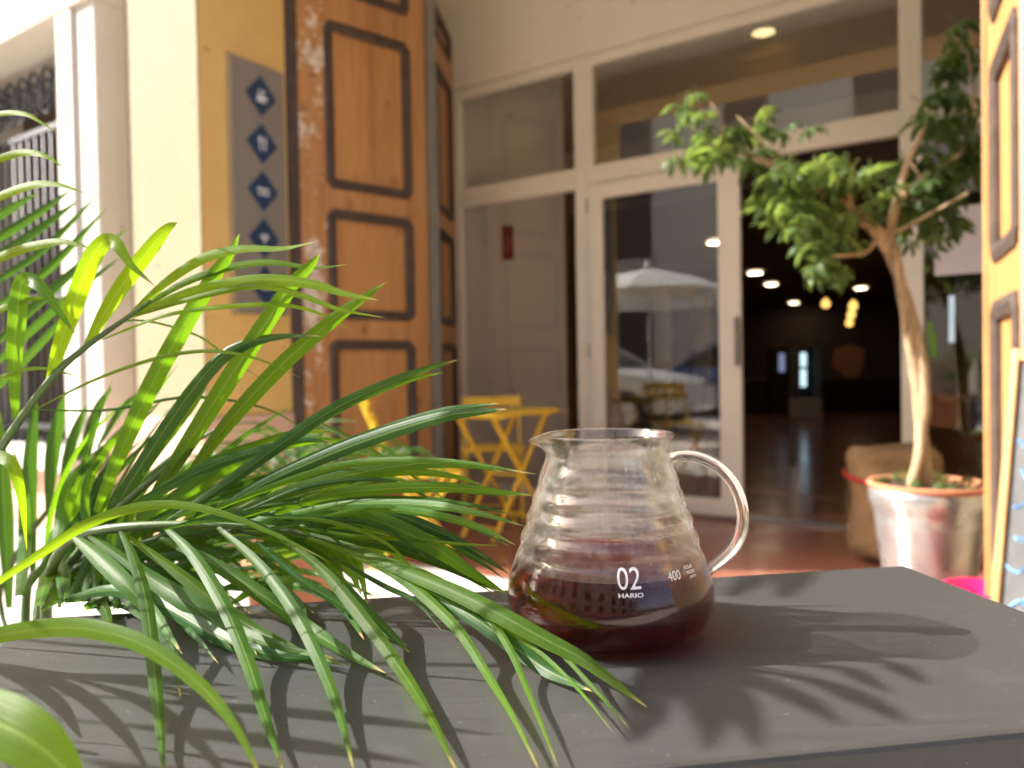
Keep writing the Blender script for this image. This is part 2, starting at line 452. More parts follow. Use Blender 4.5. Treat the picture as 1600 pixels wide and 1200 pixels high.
def glassmat():
    t = NT('borosilicate_glass'); v = t.coord()
    fog = t.noise(v, 90, 5, .7); drop = t.noise(v, 260, 2, .5)
    sx = t.n('ShaderNodeSeparateXYZ'); c0 = t.n('ShaderNodeTexCoord'); t.l(c0.outputs['Object'], sx.inputs[0])
    hz = t.ramp(sx.outputs[2], [(.034, (0, 0, 0)), (.040, (1, 1, 1)), (.085, (1, 1, 1)), (.100, (0, 0, 0))])
    nb = t.bump(t.mix(hz, .5, t.mix(.6, fog, drop)), .16, .0009)
    gl = t.n('ShaderNodeBsdfGlass'); gl.inputs['IOR'].default_value = 1.47; gl.inputs['Roughness'].default_value = .0
    gl.inputs['Color'].default_value = (.99, .99, .985, 1); t.l(nb, gl.inputs['Normal'])
    fr = t.schlick(.032, nb)
    tr = t.n('ShaderNodeBsdfTransparent'); tr.inputs[0].default_value = (.97, .97, .96, 1)
    go = t.n('ShaderNodeBsdfGlossy'); go.inputs['Roughness'].default_value = .02; t.l(nb, go.inputs['Normal'])
    m1 = t.n('ShaderNodeMixShader'); t.l(fr, m1.inputs[0]); t.l(tr.outputs[0], m1.inputs[1]); t.l(go.outputs[0], m1.inputs[2])
    m2 = t.n('ShaderNodeMixShader'); m2.inputs[0].default_value = .22; t.l(m1.outputs[0], m2.inputs[1]); t.l(gl.outputs[0], m2.inputs[2])
    # a thin veil of condensation above the coffee
    df = t.n('ShaderNodeBsdfTranslucent'); df.inputs[0].default_value = (.9, .88, .84, 1)
    dd = t.n('ShaderNodeBsdfDiffuse'); dd.inputs[0].default_value = (.9, .88, .84, 1)
    ds = t.n('ShaderNodeMixShader'); ds.inputs[0].default_value = .5; t.l(df.outputs[0], ds.inputs[1]); t.l(dd.outputs[0], ds.inputs[2])
    fm = t.mix(1.0, hz, t.ramp(fog, [(.40, (.0, .0, .0)), (.72, (.09, .09, .09))]), 'MULTIPLY')
    m3 = t.n('ShaderNodeMixShader'); t.l(fm, m3.inputs[0]); t.l(m2.outputs[0], m3.inputs[1]); t.l(ds.outputs[0], m3.inputs[2])
    return t.done(m3.outputs[0])
M['glass'] = glassmat()

def solidglass():
    t = NT('solid_glass')
    gl = t.n('ShaderNodeBsdfGlass'); gl.inputs['IOR'].default_value = 1.47; gl.inputs['Roughness'].default_value = 0
    tr = t.n('ShaderNodeBsdfTransparent'); tr.inputs[0].default_value = (.96, .96, .95, 1)
    m = t.n('ShaderNodeMixShader'); m.inputs[0].default_value = .7; t.l(tr.outputs[0], m.inputs[1]); t.l(gl.outputs[0], m.inputs[2])
    return t.done(m.outputs[0])
M['solidglass'] = solidglass()

def coffee():
    t = NT('black_coffee')
    gl = t.n('ShaderNodeBsdfGlass'); gl.inputs['IOR'].default_value = 1.34; gl.inputs['Roughness'].default_value = .0
    va = t.n('ShaderNodeVolumeAbsorption'); va.inputs[0].default_value = (.80, .12, .05, 1); va.inputs[1].default_value = 120
    t.l(va.outputs[0], t.out.inputs['Volume'])
    df = t.n('ShaderNodeBsdfDiffuse'); df.inputs[0].default_value = (.16, .017, .008, 1)
    tr = t.n('ShaderNodeBsdfTransparent'); tr.inputs[0].default_value = (.62, .10, .05, 1)
    a = t.n('ShaderNodeMixShader'); a.inputs[0].default_value = .45; t.l(df.outputs[0], a.inputs[1]); t.l(tr.outputs[0], a.inputs[2])
    m = t.n('ShaderNodeMixShader'); m.inputs[0].default_value = .27; t.l(gl.outputs[0], m.inputs[1]); t.l(a.outputs[0], m.inputs[2])
    return t.done(m.outputs[0])
M['coffee'] = coffee()

def chalkboard():
    t = NT('chalkboard'); v = t.coord(); n = t.noise(v, 7, 5, .6)
    c = t.ramp(n, [(.3, (.06, .06, .06)), (.75, (.15, .145, .145))])
    return t.done(t.prin(c, .65, 0, .4))
M['chalkboard'] = chalkboard()
M['chalkblue'] = plain('blue_chalk', (.16, .38, .70), .95, .3, 60, bump=.2)
M['chalkwhite'] = plain('pale_chalk', (.62, .70, .68), .95, .3, 60, bump=.2)

# ------------------------------------------------------------------ ground
S = 'structure'
g = MB(); g.add([F(-30, -12, -.012), F(30, -12, -.012), F(30, 2.93, -.012), F(-30, 2.93, -.012)], [(0, 1, 2, 3)])
g.build('pavement', M['paving'], kind=S)
g = MB(); g.add([F(-7.5, 2.9, -.004), F(6, 2.9, -.004), F(6, 24, -.004), F(-7.5, 24, -.004)], [(0, 1, 2, 3)])
g.build('shop_floor', M['tilefloor'], kind=S)
g = MB(); g.add([F(-30, -7.6, -.008), F(30, -7.6, -.008), F(30, -3.9, -.008), F(-30, -3.9, -.008)], [(0, 1, 2, 3)])
g.build('road', M['asphalt'], kind=S)
g = MB(); g.add([Vector((-200, -200, -.05)), Vector((200, -200, -.05)), Vector((200, 200, -.05)), Vector((-200, 200, -.05))], [(0, 1, 2, 3)])
g.build('ground', M['asphalt'], kind=S)

# ------------------------------------------------------------------ cafe building
H = 9.0
LB = 3.42                         # lintel underside
CE = 3.70                         # porch ceiling
cb = empty('cafe_building', F(-1.7, 3.5, 0), 'ochre and cream plastered building with the glazed cafe entrance', 'building')
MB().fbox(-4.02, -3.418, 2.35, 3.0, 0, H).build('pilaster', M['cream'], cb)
# a skin of ochre plaster on the reveal
MB().fbox(-3.418, -3.410, 2.36, 2.895, .74, LB).build('reveal', M['ochre'], cb)
MB().fbox(-4.05, -3.395, 2.325, 2.90, 0, .735).build('dado', M['dado'], cb, bevel=.012)
MB().fbox(-4.6, -4.02, 2.56, 3.0, 0, H).build('recessed_wall', M['greystone'], cb)
MB().fbox(-4.55, -4.021, 2.50, 2.56, 0, .70).build('plinth', M['dado'], cb)
ws = MB().fbox(-4.62, -4.41, 2.375, 2.9, .5, 3.11).build('window_surround', M['stone'], cb, bevel=.01)
MB().fbox(-4.80, -4.62, 2.35, 2.9, .5, 3.11).build('surround_band', M['stone'], ws, bevel=.01)
MB().fbox(-6.6, -4.41, 2.34, 2.9, 3.11, 3.45).build('window_lintel', M['stone'], cb, bevel=.01)
MB().fbox(-6.6, -6.4, 2.35, 2.9, .5, 3.11).build('window_jamb', M['stone'], cb, bevel=.01)
MB().fbox(-6.5, -4.7, 2.30, 2.9, .38, .5).build('window_sill', M['stone'], cb, bevel=.01)
MB().fbox(-6.6, -4.6, 2.42, 3.0, 0, .38).build('sill_wall', M['dado'], cb)
MB().fbox(-6.6, -4.6, 2.40, 3.0, 3.45, H).build('upper_wall', M['ochre'], cb)
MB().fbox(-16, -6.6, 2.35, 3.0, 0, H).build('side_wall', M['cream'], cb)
MB().fbox(-6.4, -4.80, 2.88, 2.92, .5, 3.11).build('dark_window_back', M['darkbrown'], cb)
MB().fbox(-3.418, .12, 2.35, 2.85, LB, H).build('lintel', M['ochre'], cb)
MB().fbox(-3.75, .9, 2.851, 4.80, CE, CE + .2).build('porch_ceiling', M['white'], cb)
MB().fbox(-3.418, .12, 2.851, 2.87, CE - .15, CE - .001).build('lintel_band', M['ochre'], cb)
MB().fbox(-3.95, -3.70, 3.0, 4.70, 0, CE).build('porch_wall_left', M['white'], cb)
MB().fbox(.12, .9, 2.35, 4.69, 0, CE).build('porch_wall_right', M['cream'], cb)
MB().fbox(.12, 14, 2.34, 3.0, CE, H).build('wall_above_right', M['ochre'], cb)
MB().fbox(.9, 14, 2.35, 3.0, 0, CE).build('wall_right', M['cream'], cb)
MB().fbox(-4.2, 1.4, 4.70, 4.90, 3.10, CE + .3).build('wall_over_glazing', M['white'], cb)
# inside of the shop
MB().prism([F(-3.70, 4.86, 0), F(-3.02, 5.32, 0), F(-3.10, 5.46, 0), F(-3.90, 5.0, 0)], Vector((0, 0, 3.3))).build('inner_side_wall', M['innerbeige'], cb)
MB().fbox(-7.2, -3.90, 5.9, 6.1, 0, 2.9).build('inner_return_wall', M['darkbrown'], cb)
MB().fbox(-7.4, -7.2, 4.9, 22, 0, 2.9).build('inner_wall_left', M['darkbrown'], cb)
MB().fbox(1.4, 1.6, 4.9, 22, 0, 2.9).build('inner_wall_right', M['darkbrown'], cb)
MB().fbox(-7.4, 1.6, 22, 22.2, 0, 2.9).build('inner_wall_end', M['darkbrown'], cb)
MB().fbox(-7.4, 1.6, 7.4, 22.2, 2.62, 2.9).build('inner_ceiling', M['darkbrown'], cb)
MB().fbox(-7.4, 1.6, 4.951, 7.4, 3.30, 3.5).build('front_ceiling', M['white'], cb)
MB().fbox(-7.4, 1.6, 7.38, 7.5, 2.9, 3.30).build('bulkhead', M['white'], cb)
MB().fbox(-3.7, 1.4, 4.901, 4.95, 3.11, 3.3).build('inner_front_strip', M['white'], cb)
MB().fbox(.15, 1.4, 4.72, 4.88, 0, 3.1).build('wall_end_of_glazing', M['white'], cb)
for i in range(4):
    MB().fbox(-6.2, -5.9, 9.5 + i * 2.4, 9.85 + i * 2.4, 0, 2.6).build('inner_pillar', M['innerbeige'], cb)

# iron window grille
gr = empty('window_grille', F(-5.6, 2.6, .5), 'dark wrought iron grille in the stone framed window', 'grille')
for i in range(15):
    s = -4.86 - i * .105
    MB().tube([F(s, 2.6, .5), F(s, 2.6, 2.62)], .011, 6).build('bar', M['iron'], gr, smooth=True)
for z in (.62, 1.5, 2.62):
    MB().fbox(-6.4, -4.80, 2.585, 2.615, z - .02, z + .02).build('rail', M['iron'], gr)
for i in range(9):                # scroll work over the rail
    c0 = F(-4.93 - i * .17, 2.6, 2.86)
    pts = []
    for k in range(26):
        a = k / 25 * 4.4 * math.pi; r = .10 * (1 - k / 30)
        pts.append(c0 + TV * (r * math.cos(a) * (1 if i % 2 else -1)) + Vector((0, 0, r * 1.9 * math.sin(a))))
    MB().tube(pts, .011, 5).build('scroll', M['iron'], gr, smooth=True)

# ------------------------------------------------------------------ sign on the reveal
SG_S = -3.408
sg = empty('wall_sign', F(SG_S, 2.69, 1.27), 'grey wall sign with blue diamonds on the ochre reveal', 'sign')
MB().fbox(SG_S, SG_S + .028, 2.517, 2.859, 1.27, 2.60).build('sign_panel', M['greensign'], sg, bevel=.003)
MB().fbox(SG_S + .0, SG_S + .036, 2.508, 2.5165, 1.268, 2.602).build('edge_strip', M['chrome'], sg)
def on_sign(pts, off=.0325, name='icon', mat='signwhite', parent=None, th=.002):
    # pts: polygon in (n, z)
    MB().prism([F(SG_S + off, n, z) for n, z in pts], TV * th).build(name, M[mat], parent or sg)
def strk(p, q, w):
    p = Vector((*p, 0)); q = Vector((*q, 0)); d = (q - p).normalized(); a = Vector((-d.y, d.x, 0)) * w / 2
    return [tuple((x)[:2]) for x in (p - a, q - a, q + a, p + a)]
NC = 2.703
for i in range(5):
    zc = 2.433 - i * .2525
    h = .108
    d = MB().prism([F(SG_S + .0285, NC - .10, zc), F(SG_S + .0285, NC, zc - h), F(SG_S + .0285, NC + .10, zc), F(SG_S + .0285, NC, zc + h)], TV * .003).build('diamond', M['signblue'], sg)
    def ic(pts): on_sign([(NC + a, zc + b) for a, b in pts], parent=d)
    if i == 0:      # cup with steam
        ic([(-.030, .002), (-.022, -.026), (.016, -.026), (.026, .002)]); ic([(.028, .0), (.040, -.004), (.036, -.018), (.024, -.018)])
        ic([(-.036, -.034), (.034, -.034), (.034, -.029), (-.036, -.029)])
        for k in (-.018, 0, .016): ic(strk((k, .008), (k + .006, .034), .006))
    elif i == 1:    # fork and knife
        for k in (-.022, -.013, -.004): ic(strk((k, .010), (k, .036), .005))
        ic(strk((-.013, -.036), (-.013, .012), .008)); ic([(-.024, .006), (-.002, .006), (-.002, .013), (-.024, .013)])
        ic(strk((.016, -.036), (.016, .004), .008)); ic([(.012, .004), (.024, .004), (.024, .036), (.016, .036)])
    elif i == 2:    # filled baguette
        for k in range(6): ic([(-.040 + k * .013, .000), (-.030 + k * .013, .000), (-.030 + k * .013, .015), (-.040 + k * .013, .015)])
        ic([(-.038, -.012), (.040, -.012), (.034, -.022), (-.034, -.022)])
    elif i == 3:    # wireless symbol
        for rr in (.012, .024, .036):
            for k in range(6):
                a0 = R(45 + k * 15); a1 = R(45 + (k + 1) * 15)
                ic([(rr * math.cos(a0), -.02 + rr * math.sin(a0)), (rr * math.cos(a1), -.02 + rr * math.sin(a1)), ((rr + .007) * math.cos(a1), -.02 + (rr + .007) * math.sin(a1)), ((rr + .007) * math.cos(a0), -.02 + (rr + .007) * math.sin(a0))])
        ic([(-.005, -.024), (.005, -.024), (.005, -.014), (-.005, -.014)])
    else:
        ic([(-.028, -.02), (.028, -.02), (.028, -.012), (-.028, -.012)]); ic([(-.02, -.006), (.02, -.006), (.0, .03)])

# ------------------------------------------------------------------ wooden folding doors
ROWS = [(.28, 1.137), (1.27, 1.90), (2.03, 2.99), (3.17, 3.36)]
def door_leaf(root, A, B, flip=1, peel=False, zt=LB - .015, strip0=False, th=.05):
    A = Vector((A.x, A.y, 0)); B = Vector((B.x, B.y, 0))
    u = (B - A).normalized(); W = (B - A).length
    nrm = Vector((u.y, -u.x, 0)) * flip          # visible side
    leaf = empty('door_leaf', None, parent=root)
    def bx(t0, t1, z0, z1, d0, d1, name, mat, bev=.004):
        o = A + u * t0 - nrm * th + nrm * d0
        return MB().obox(Vector((o.x, o.y, z0)), u * (t1 - t0), nrm * (d1 - d0), Vector((0, 0, z1 - z0))).build(name, M[mat], leaf, bevel=bev)
    sl = .26 * W if peel else .16 * W
    sr = .16 * W
    a0 = .075 if strip0 else 0
    if strip0: bx(0, a0, .02, zt, -.01, th + .012, 'edge_post', 'brown')
    bx(a0, sl, .02, zt, 0, th, 'stile', 'woodP' if peel else 'woodL')
    bx(W - sr, W, .02, zt, 0, th, 'stile', 'woodL')
    zs = [.02] + [z for r in ROWS for z in r] + [zt]
    for k in range(0, len(zs), 2):
        if zs[k + 1] - zs[k] > .01: bx(sl, W - sr, zs[k], zs[k + 1], .001, th - .001, 'rail', 'woodL')
    for (z0, z1) in ROWS:
        bx(sl, W - sr, z0, z1, .008, th - .014, 'panel', 'woodPanel', 0)
        # rounded, chamfer-cornered moulding frame standing proud of the rails
        mw = .056; c = .042
        t0, t1 = sl - .012, W - sr + .012; y0, y1 = z0 - .005, z1 + .005
        out = [(t0 + c, y0), (t1 - c, y0), (t1, y0 + c), (t1, y1 - c), (t1 - c, y1), (t0 + c, y1), (t0, y1 - c), (t0, y0 + c)]
        i0, i1, j0, j1 = t0 + mw, t1 - mw, y0 + mw, y1 - mw; e = .012
        inn = [(i0 + e, j0), (i1 - e, j0), (i1, j0 + e), (i1, j1 - e), (i1 - e, j1), (i0 + e, j1), (i0, j1 - e), (i0, j0 + e)]
        mid = [((a[0] * .55 + b[0] * .45), (a[1] * .55 + b[1] * .45)) for a, b in zip(out, inn)]
        def W3(q, d):
            v = A + u * q[0] - nrm * th + nrm * d; return Vector((v.x, v.y, q[1]))
        m = MB(); vs = []
        for ring, d in ((out, th - .003), (out, th + .008), (mid, th + .016), (inn, th + .004), (inn, th - .016)):
            vs += [W3(q, d) for q in ring]
        fs = [(r * 8 + i, r * 8 + (i + 1) % 8, (r + 1) * 8 + (i + 1) % 8, (r + 1) * 8 + i) for r in range(4) for i in range(8)]
        m.add(vs, fs); m.build('moulding', M['brown'], leaf)
    return leaf
L1a = F(-3.418, 2.896, 0); L1b = L1a + Vector((.76, .65, 0)).normalized() * .975
L2a = L1b + Vector((.018, .035, 0)); L2b = L2a + Vector((.11, 1, 0)).normalized() * .745
fd = empty('folding_door', Vector((L1b.x, L1b.y, 0)), 'folded orange pine door with dark mouldings and flaking paint beside the blue diamond sign', 'door', 'old pine folding doors')
door_leaf(fd, L1a, L1b, 1, True, strip0=True)
door_leaf(fd, L2a, L2b, 1)
o = L1b + Vector((.65, -.76, 0)) * .004
MB().obox(Vector((o.x, o.y, .02)) - Vector((.024, .024, 0)), Vector((.05, .035, 0)), Vector((.02, -.024, 0)), Vector((0, 0, LB - .04))).build('hinge_strip', M['greystrip'], fd)
for z in (.4, 1.7, 3.0):
    MB().tube([Vector((o.x + .012, o.y - .012, z)), Vector((o.x + .012, o.y - .012, z + .1))], .012, 8).build('hinge', M['iron'], fd, smooth=True)
fr_ = empty('folding_door', F(-.05, 2.7, 0), 'sunlit pine door leaf standing beside the chalkboard', 'door', 'old pine folding doors')
RA = F(-.094, 3.05, 0); RB = F(.006, 2.36, 0)
door_leaf(fr_, RB, RA, -1, False)
rs = RA - NV * .0
MB().obox(Vector((rs.x, rs.y, .02)) - TV * .02 - NV * -.004, TV * .05, NV * .03, Vector((0, 0, LB - .04))).build('edge_post', M['woodL'], fr_, bevel=.004)

MB().fbox(-.004, .06, 2.28, 2.335, .0, LB - .02).build('jamb_post', plain('lilac_grey_paint', (.22, .21, .23), .5, .06), fr_, bevel=.005)
# ------------------------------------------------------------------ glazed shop front
GN = 4.76
sf = empty('shop_facade', F(-1.8, GN, 0), 'cream framed glass shop front of the cafe', 'shop front')
def fr(s0, s1, z0, z1, name='frame', n0=GN - .03, n1=GN + .04, mat='aluminium', par=None, bev=.005):
    return MB().fbox(s0, s1, n0, n1, z0, z1).build(name, M[mat], par or sf, bevel=bev)
fr(-3.698, -3.60, 0, 3.10, 'jamb'); fr(-2.60, -2.455, 0, 3.10, 'mullion'); fr(-.565, -.452, 0, 3.10, 'mullion'); fr(.06, .15, 0, 3.10, 'jamb')
fr(-3.60, -2.60, 3.03, 3.098, 'head_rail'); fr(-2.455, -.565, 3.03, 3.098, 'head_rail'); fr(-.452, .06, 3.03, 3.098, 'head_rail')
fr(-3.60, -2.60, 2.20, 2.345, 'transom'); fr(-2.455, -.565, 2.21, 2.345, 'transom'); fr(-.452, .06, 2.20, 2.345, 'transom')
fr(-3.60, -2.60, .0, .09, 'bottom_rail'); fr(-.452, .06, .0, .09, 'bottom_rail')
MB().fbox(-2.45, -.57, GN - .03, GN + .08, .0, .014).build('threshold', M['chrome'], sf)
for (a, b, z0, z1) in ((-3.60, -2.60, .09, 2.20), (-3.60, -2.60, 2.345, 3.03), (-2.455, -.565, 2.345, 3.03), (-.452, .06, .09, 2.20), (-.452, .06, 2.345, 3.03)):
    p = MB().fbox(a - .003, b + .003, GN, GN + .006, z0 - .003, z1 + .003).build('pane', M['pane'], sf)
for z in (1.02, 2.02):
    MB().fbox(-2.512, -2.502, GN - .034, GN - .03, z, z + .10).build('frame_slot', M['greystrip'], sf)
sd = empty('sliding_door', F(-1.95, GN - .07, 0), 'cream framed sliding glass door standing half across the entrance', 'door')
d0, d1 = GN - .075, GN - .035
fr(-2.47, -2.37, .02, 2.20, 'stile', d0, d1, par=sd); fr(-1.575, -1.436, .02, 2.20, 'stile', d0, d1, par=sd)
fr(-2.37, -1.575, .02, .12, 'bottom_rail', d0, d1, par=sd); fr(-2.37, -1.575, 2.10, 2.20, 'top_rail', d0, d1, par=sd)
MB().fbox(-2.373, -1.572, GN - .058, GN - .052, .117, 2.103).build('pane', M['pane'], sd)
MB().fbox(-1.47, -1.44, d0 - .03, d0, .95, 1.25).build('handle', M['greystrip'], sd, bevel=.006)

# paper on the end pane, sign and extinguisher inside
MB().fbox(-.40, .02, GN - .006, GN - .003, 1.42, 1.78).build('paper_notice', M['paper'], label='pale pink paper notice stuck on the narrow end pane', cat='notice')
MB().obox(F(-3.43, 5.037, 1.82), (F(-3.353, 5.089, 0) - F(-3.43, 5.037, 0)), (F(-3.425, 5.028, 0) - F(-3.43, 5.037, 0)), Vector((0, 0, .27))).build('fire_sign', plain('dull_red_print', (.26, .03, .025), .6, .1), label='small red fire point sign on the beige inner wall', cat='sign')

# ------------------------------------------------------------------ shop interior
def downlight(px, py, zc, mat, r=.085, label='', grp='downlights in the dark shop ceiling'):
    d = R3 @ Vector(((px - 800) / FPX, -(py - 600) / FPX, -1.0)); k = (zc - CAM_Z) / d.z
    c = Vector((0, 0, CAM_Z)) + d * k
    e = empty('ceiling_downlight', c, label, 'downlight', grp)
    MB().lathe([(r * .8, -.012), (r * .8, -.008)], c, 20).build('diffuser', M[mat], e)
    MB().lathe([(r * .82, -.014), (r, -.014), (r * 1.04, .0), (r * .82, .0)], c, 20, True).build('trim_ring', M['aluminium'], e, smooth=True)
for (px, py, lab) in ((1180, 426, 'bright downlight nearest the sliding door inside the dark shop'), (1205, 444, 'second bright downlight from the sliding door in the shop'),
                      (1240, 473, 'third downlight from the sliding door above the fridge'), (1345, 450, 'bright lone downlight left of the tree trunk'),
                      (1120, 378, 'downlight seen through the sliding door pane'), (1521, 335, 'downlight seen above the pink paper notice')):
    downlight(px, py, 2.60, 'lamp_warm', .15, lab)
for (px, py, lab) in ((1252, 482, 'faint downlight just under the third bright one'), (1272, 499, 'faint downlight above the counter end'), (1291, 514, 'faintest downlight deep in the shop'), (1360, 488, 'faint downlight beside the hanging bulbs'), (1193, 540, 'tiny dim lamp low above the counter end by the door')):
    downlight(px, py, 2.61, 'lamp_dim', .15, lab)
c = Vector((.22, 3.52, CE))
e = empty('ceiling_downlight', c, 'large warm downlight in the porch ceiling, mirrored in the upper glass', 'downlight')
MB().lathe([(.09, -.012), (.09, -.006)], c, 24).build('diffuser', emit('porch_lamp', (1, .74, .36), 2.6), e)
MB().lathe([(.092, -.014), (.115, -.014), (.12, -.001), (.092, -.001)], c, 24, True).build('trim_ring', M['aluminium'], e, smooth=True)
for (px, py, Y, lab) in ((1290, 473, 12.6, 'single glowing hanging bulb'), (1333, 476, 12.2, 'topmost bulb of the glowing hanging trio'), (1330, 490, 13.2, 'middle bulb of the glowing hanging trio'), (1327, 503, 14.2, 'lowest bulb of the glowing hanging trio')):
    c = P(px, py, Y)
    e = empty('pendant_bulb', c, lab + ' over the shop counter', 'pendant lamp', 'glowing hanging bulbs')
    MB().lathe([(.01, -.085), (.05, -.07), (.068, -.03), (.06, .01), (.03, .05), (.022, .07)], c, 16).build('glass_bulb', M['bulb'], e, smooth=True)
    MB().tube([c + Vector((0, 0, .07)), c + Vector((0, 0, .13))], .025, 10).build('socket', M['black'], e)
    MB().tube([c + Vector((0, 0, .13)), Vector((c.x, c.y, 2.62))], .005, 5).build('cord', M['black'], e)
k0 = P(1150, 593, 15.0); k1 = P(1425, 593, 15.0)
ct = empty('shop_counter', Vector(((k0.x + k1.x) / 2, 15.3, 0)), 'long dark service counter inside the shop', 'counter')
MB().obox(Vector((k0.x, 15.0, 0)), Vector((k1.x - k0.x + .8, 0, 0)), Vector((0, .6, 0)), Vector((0, 0, k0.z - .04))).build('counter_body', M['dark'], ct)
MB().obox(Vector((k0.x - .02, 14.97, k0.z - .04)), Vector((k1.x - k0.x + .84, 0, 0)), Vector((0, .66, 0)), Vector((0, 0, .04))).build('counter_top', M['darkbrown'], ct, bevel=.01)
f0 = P(1246, 652, 13.6); fw = .44; zb = 0.0
fg = empty('display_fridge', Vector((f0.x + fw / 2, 13.8, 0)), 'slim white display fridge with lit strips inside the shop', 'fridge')
ft = P(1246, 545, 13.6).z
MB().obox(Vector((f0.x, 13.6, 0)), Vector((fw, 0, 0)), Vector((0, .4, 0)), Vector((0, 0, .36))).build('base', M['wovens'], fg, bevel=.01)
for xx in (0, fw - .03): MB().obox(Vector((f0.x + xx, 13.6, .36)), Vector((.03, 0, 0)), Vector((0, .4, 0)), Vector((0, 0, ft - .36))).build('side', M['greystrip'], fg)
MB().obox(Vector((f0.x, 13.6, ft)), Vector((fw, 0, 0)), Vector((0, .4, 0)), Vector((0, 0, .05))).build('top', M['greystrip'], fg)
MB().obox(Vector((f0.x + .03, 13.95, .36)), Vector((fw - .06, 0, 0)), Vector((0, .02, 0)), Vector((0, 0, ft - .36))).build('back', M['dark'], fg)
for (y0, y1) in ((573, 551), (604, 577)):
    a = P(1251, y0, 13.62); b = P(1260, y1, 13.62)
    MB().obox(Vector((a.x, 13.62, a.z)), Vector((b.x - a.x, 0, 0)), Vector((0, .02, 0)), Vector((0, 0, b.z - a.z))).build('light_strip', M['lamp_cool'], fg, bevel=.03)
a = P(1217, 581, 14.6); b = P(1226, 552, 14.6)
e = empty('display_case', Vector((a.x, 14.7, 0)), 'small dark display case with a dim blue strip beside the fridge', 'display case')
MB().obox(Vector((a.x - .1, 14.62, 0)), Vector((.5, 0, 0)), Vector((0, .3, 0)), Vector((0, 0, b.z + .1))).build('case_body', M['dark'], e)
MB().obox(Vector((a.x, 14.59, a.z)), Vector((b.x - a.x, 0, 0)), Vector((0, .02, 0)), Vector((0, 0, b.z - a.z))).build('light_strip', emit('strip_dim', (.5, .55, .9), .12), e, bevel=.03)
# dark menu boards and pale poster far inside
a = P(1300, 600, 18)
pm = MB(); pts = [P(x, y, 18.0) for x, y in ((1305, 545), (1330, 538), (1352, 546), (1349, 570), (1340, 590), (1322, 588), (1300, 572))]
pm.prism(pts, Vector((0, .03, 0))).build('wall_picture', M['terracotta'], label='dull reddish picture hanging deep inside the shop', cat='picture')
a = P(1482, 535, 6.6); b = P(1492, 462, 6.6)
e = empty('tube_reflection', Vector((a.x, 6.6, a.z)), 'upright glowing tube standing in for a tube light reflection in the narrow end pane', 'tube lamp')  # glowing tube added in place of a tube light's reflection in the pane
MB().tube([Vector(((a.x + b.x) / 2, 6.6, a.z)), Vector(((a.x + b.x) / 2, 6.6, b.z))], .022, 10).build('tube', emit('tube_glow', (.8, .9, 1.0), .28), e, smooth=True)
MB().tube([Vector(((a.x + b.x) / 2, 6.6, b.z)), Vector(((a.x + b.x) / 2, 6.6, 3.3))], .004, 5).build('cord', M['black'], e)
# a side table with bottle behind the end pane
tb = F(-.15, 5.5, 0)
e = empty('cafe_table', tb, 'small dark cafe table behind the narrow end pane', 'table')
MB().lathe([(.30, .72), (.31, .725), (.31, .745), (.30, .75)], tb, 24).build('table_top', M['darkbrown'], e)
MB().lathe([(.20, 0), (.20, .015), (.03, .04), (.03, .72)], tb, 16).build('pedestal', M['black'], e)
bt = tb + Vector((-.15, -.06, .751))
MB().lathe([(.034, 0), (.036, .02), (.036, .13), (.014, .18), (.013, .21), (.016, .215)], bt, 16).build('white_bottle', M['wovens'], smooth=True, label='white bottle on the dark cafe table behind the end pane', cat='bottle')
bt = tb + Vector((.08, -.12, .751))
MB().lathe([(.04, 0), (.07, .03), (.085, .06), (.08, .06), (.06, .03), (.0, .012)], bt, 20).build('white_bowl', M['wovens'], smooth=True, label='white bowl on the dark cafe table behind the end pane', cat='bowl')

# ------------------------------------------------------------------ yellow bistro furniture
def xf(origin, ang):
    m = Matrix.Rotation(ang, 3, 'Z')
    return lambda x, y, z: m @ Vector((x, y, z)) + Vector((origin[0], origin[1], 0))
def bistro_chair(loc, ang, label, back=.80):
    T = xf(loc, ang); e = empty('bistro_chair', Vector((*loc, 0)), label, 'chair', 'yellow folding bistro furniture')
    up = T(0, 1, 0) - T(0, 0, 0)
    for y in (-.185, .185):
        MB().bar(T(-.25, y, back), T(-.12, y, .48), .022, .014, up).build('back_post', M['yellow'], e, bevel=.003)
        MB().bar(T(-.122, y, .484), T(.20, y, 0), .024, .014, up).build('leg', M['yellow'], e, bevel=.003)
        y2 = y * .86
        MB().bar(T(.20, y2, .43), T(-.22, y2, 0), .024, .014, up).build('leg', M['yellow'], e, bevel=.003)
        MB().bar(T(-.16, y2, .437), T(.21, y2, .437), .02, .012).build('seat_rail', M['yellow'], e, bevel=.002)
    for x in (-.15, -.08, -.01, .06, .13, .20):
        MB().bar(T(x, -.2, .452), T(x, .2, .452), .055, .012).build('seat_slat', M['yellow'], e, bevel=.003)
    for k, zz in enumerate((back - .035, back - .115)):
        x = -.25 + .13 * (back - zz) / (back - .48) + .012
        MB().bar(T(x, -.2, zz), T(x, .2, zz), .016, .062).build('back_slat', M['yellow'], e, bevel=.004)
    MB().bar(T(.165, -.185, .055), T(.165, .185, .055), .012, .012).build('rung', M['yellow'], e)
    MB().bar(T(-.185, -.16, .04), T(-.185, .16, .04), .012, .012).build('rung', M['yellow'], e)
bistro_chair((-.135, 4.98), R(-88), 'yellow slatted bistro chair behind the yellow folding table', .775)
bistro_chair((-.50, 3.88), R(8), 'yellow bistro chair standing in front of the pine folding door', .81)
tc = Vector((-.05, 4.50)); ta = math.atan2(.77, .63)
T = xf(tc, ta)
bt_ = empty('bistro_table', Vector((*tc, 0)), 'yellow folding bistro table with crossed legs left of the glass jug', 'table', 'yellow folding bistro furniture')
upv = T(0, 1, 0) - T(0, 0, 0)
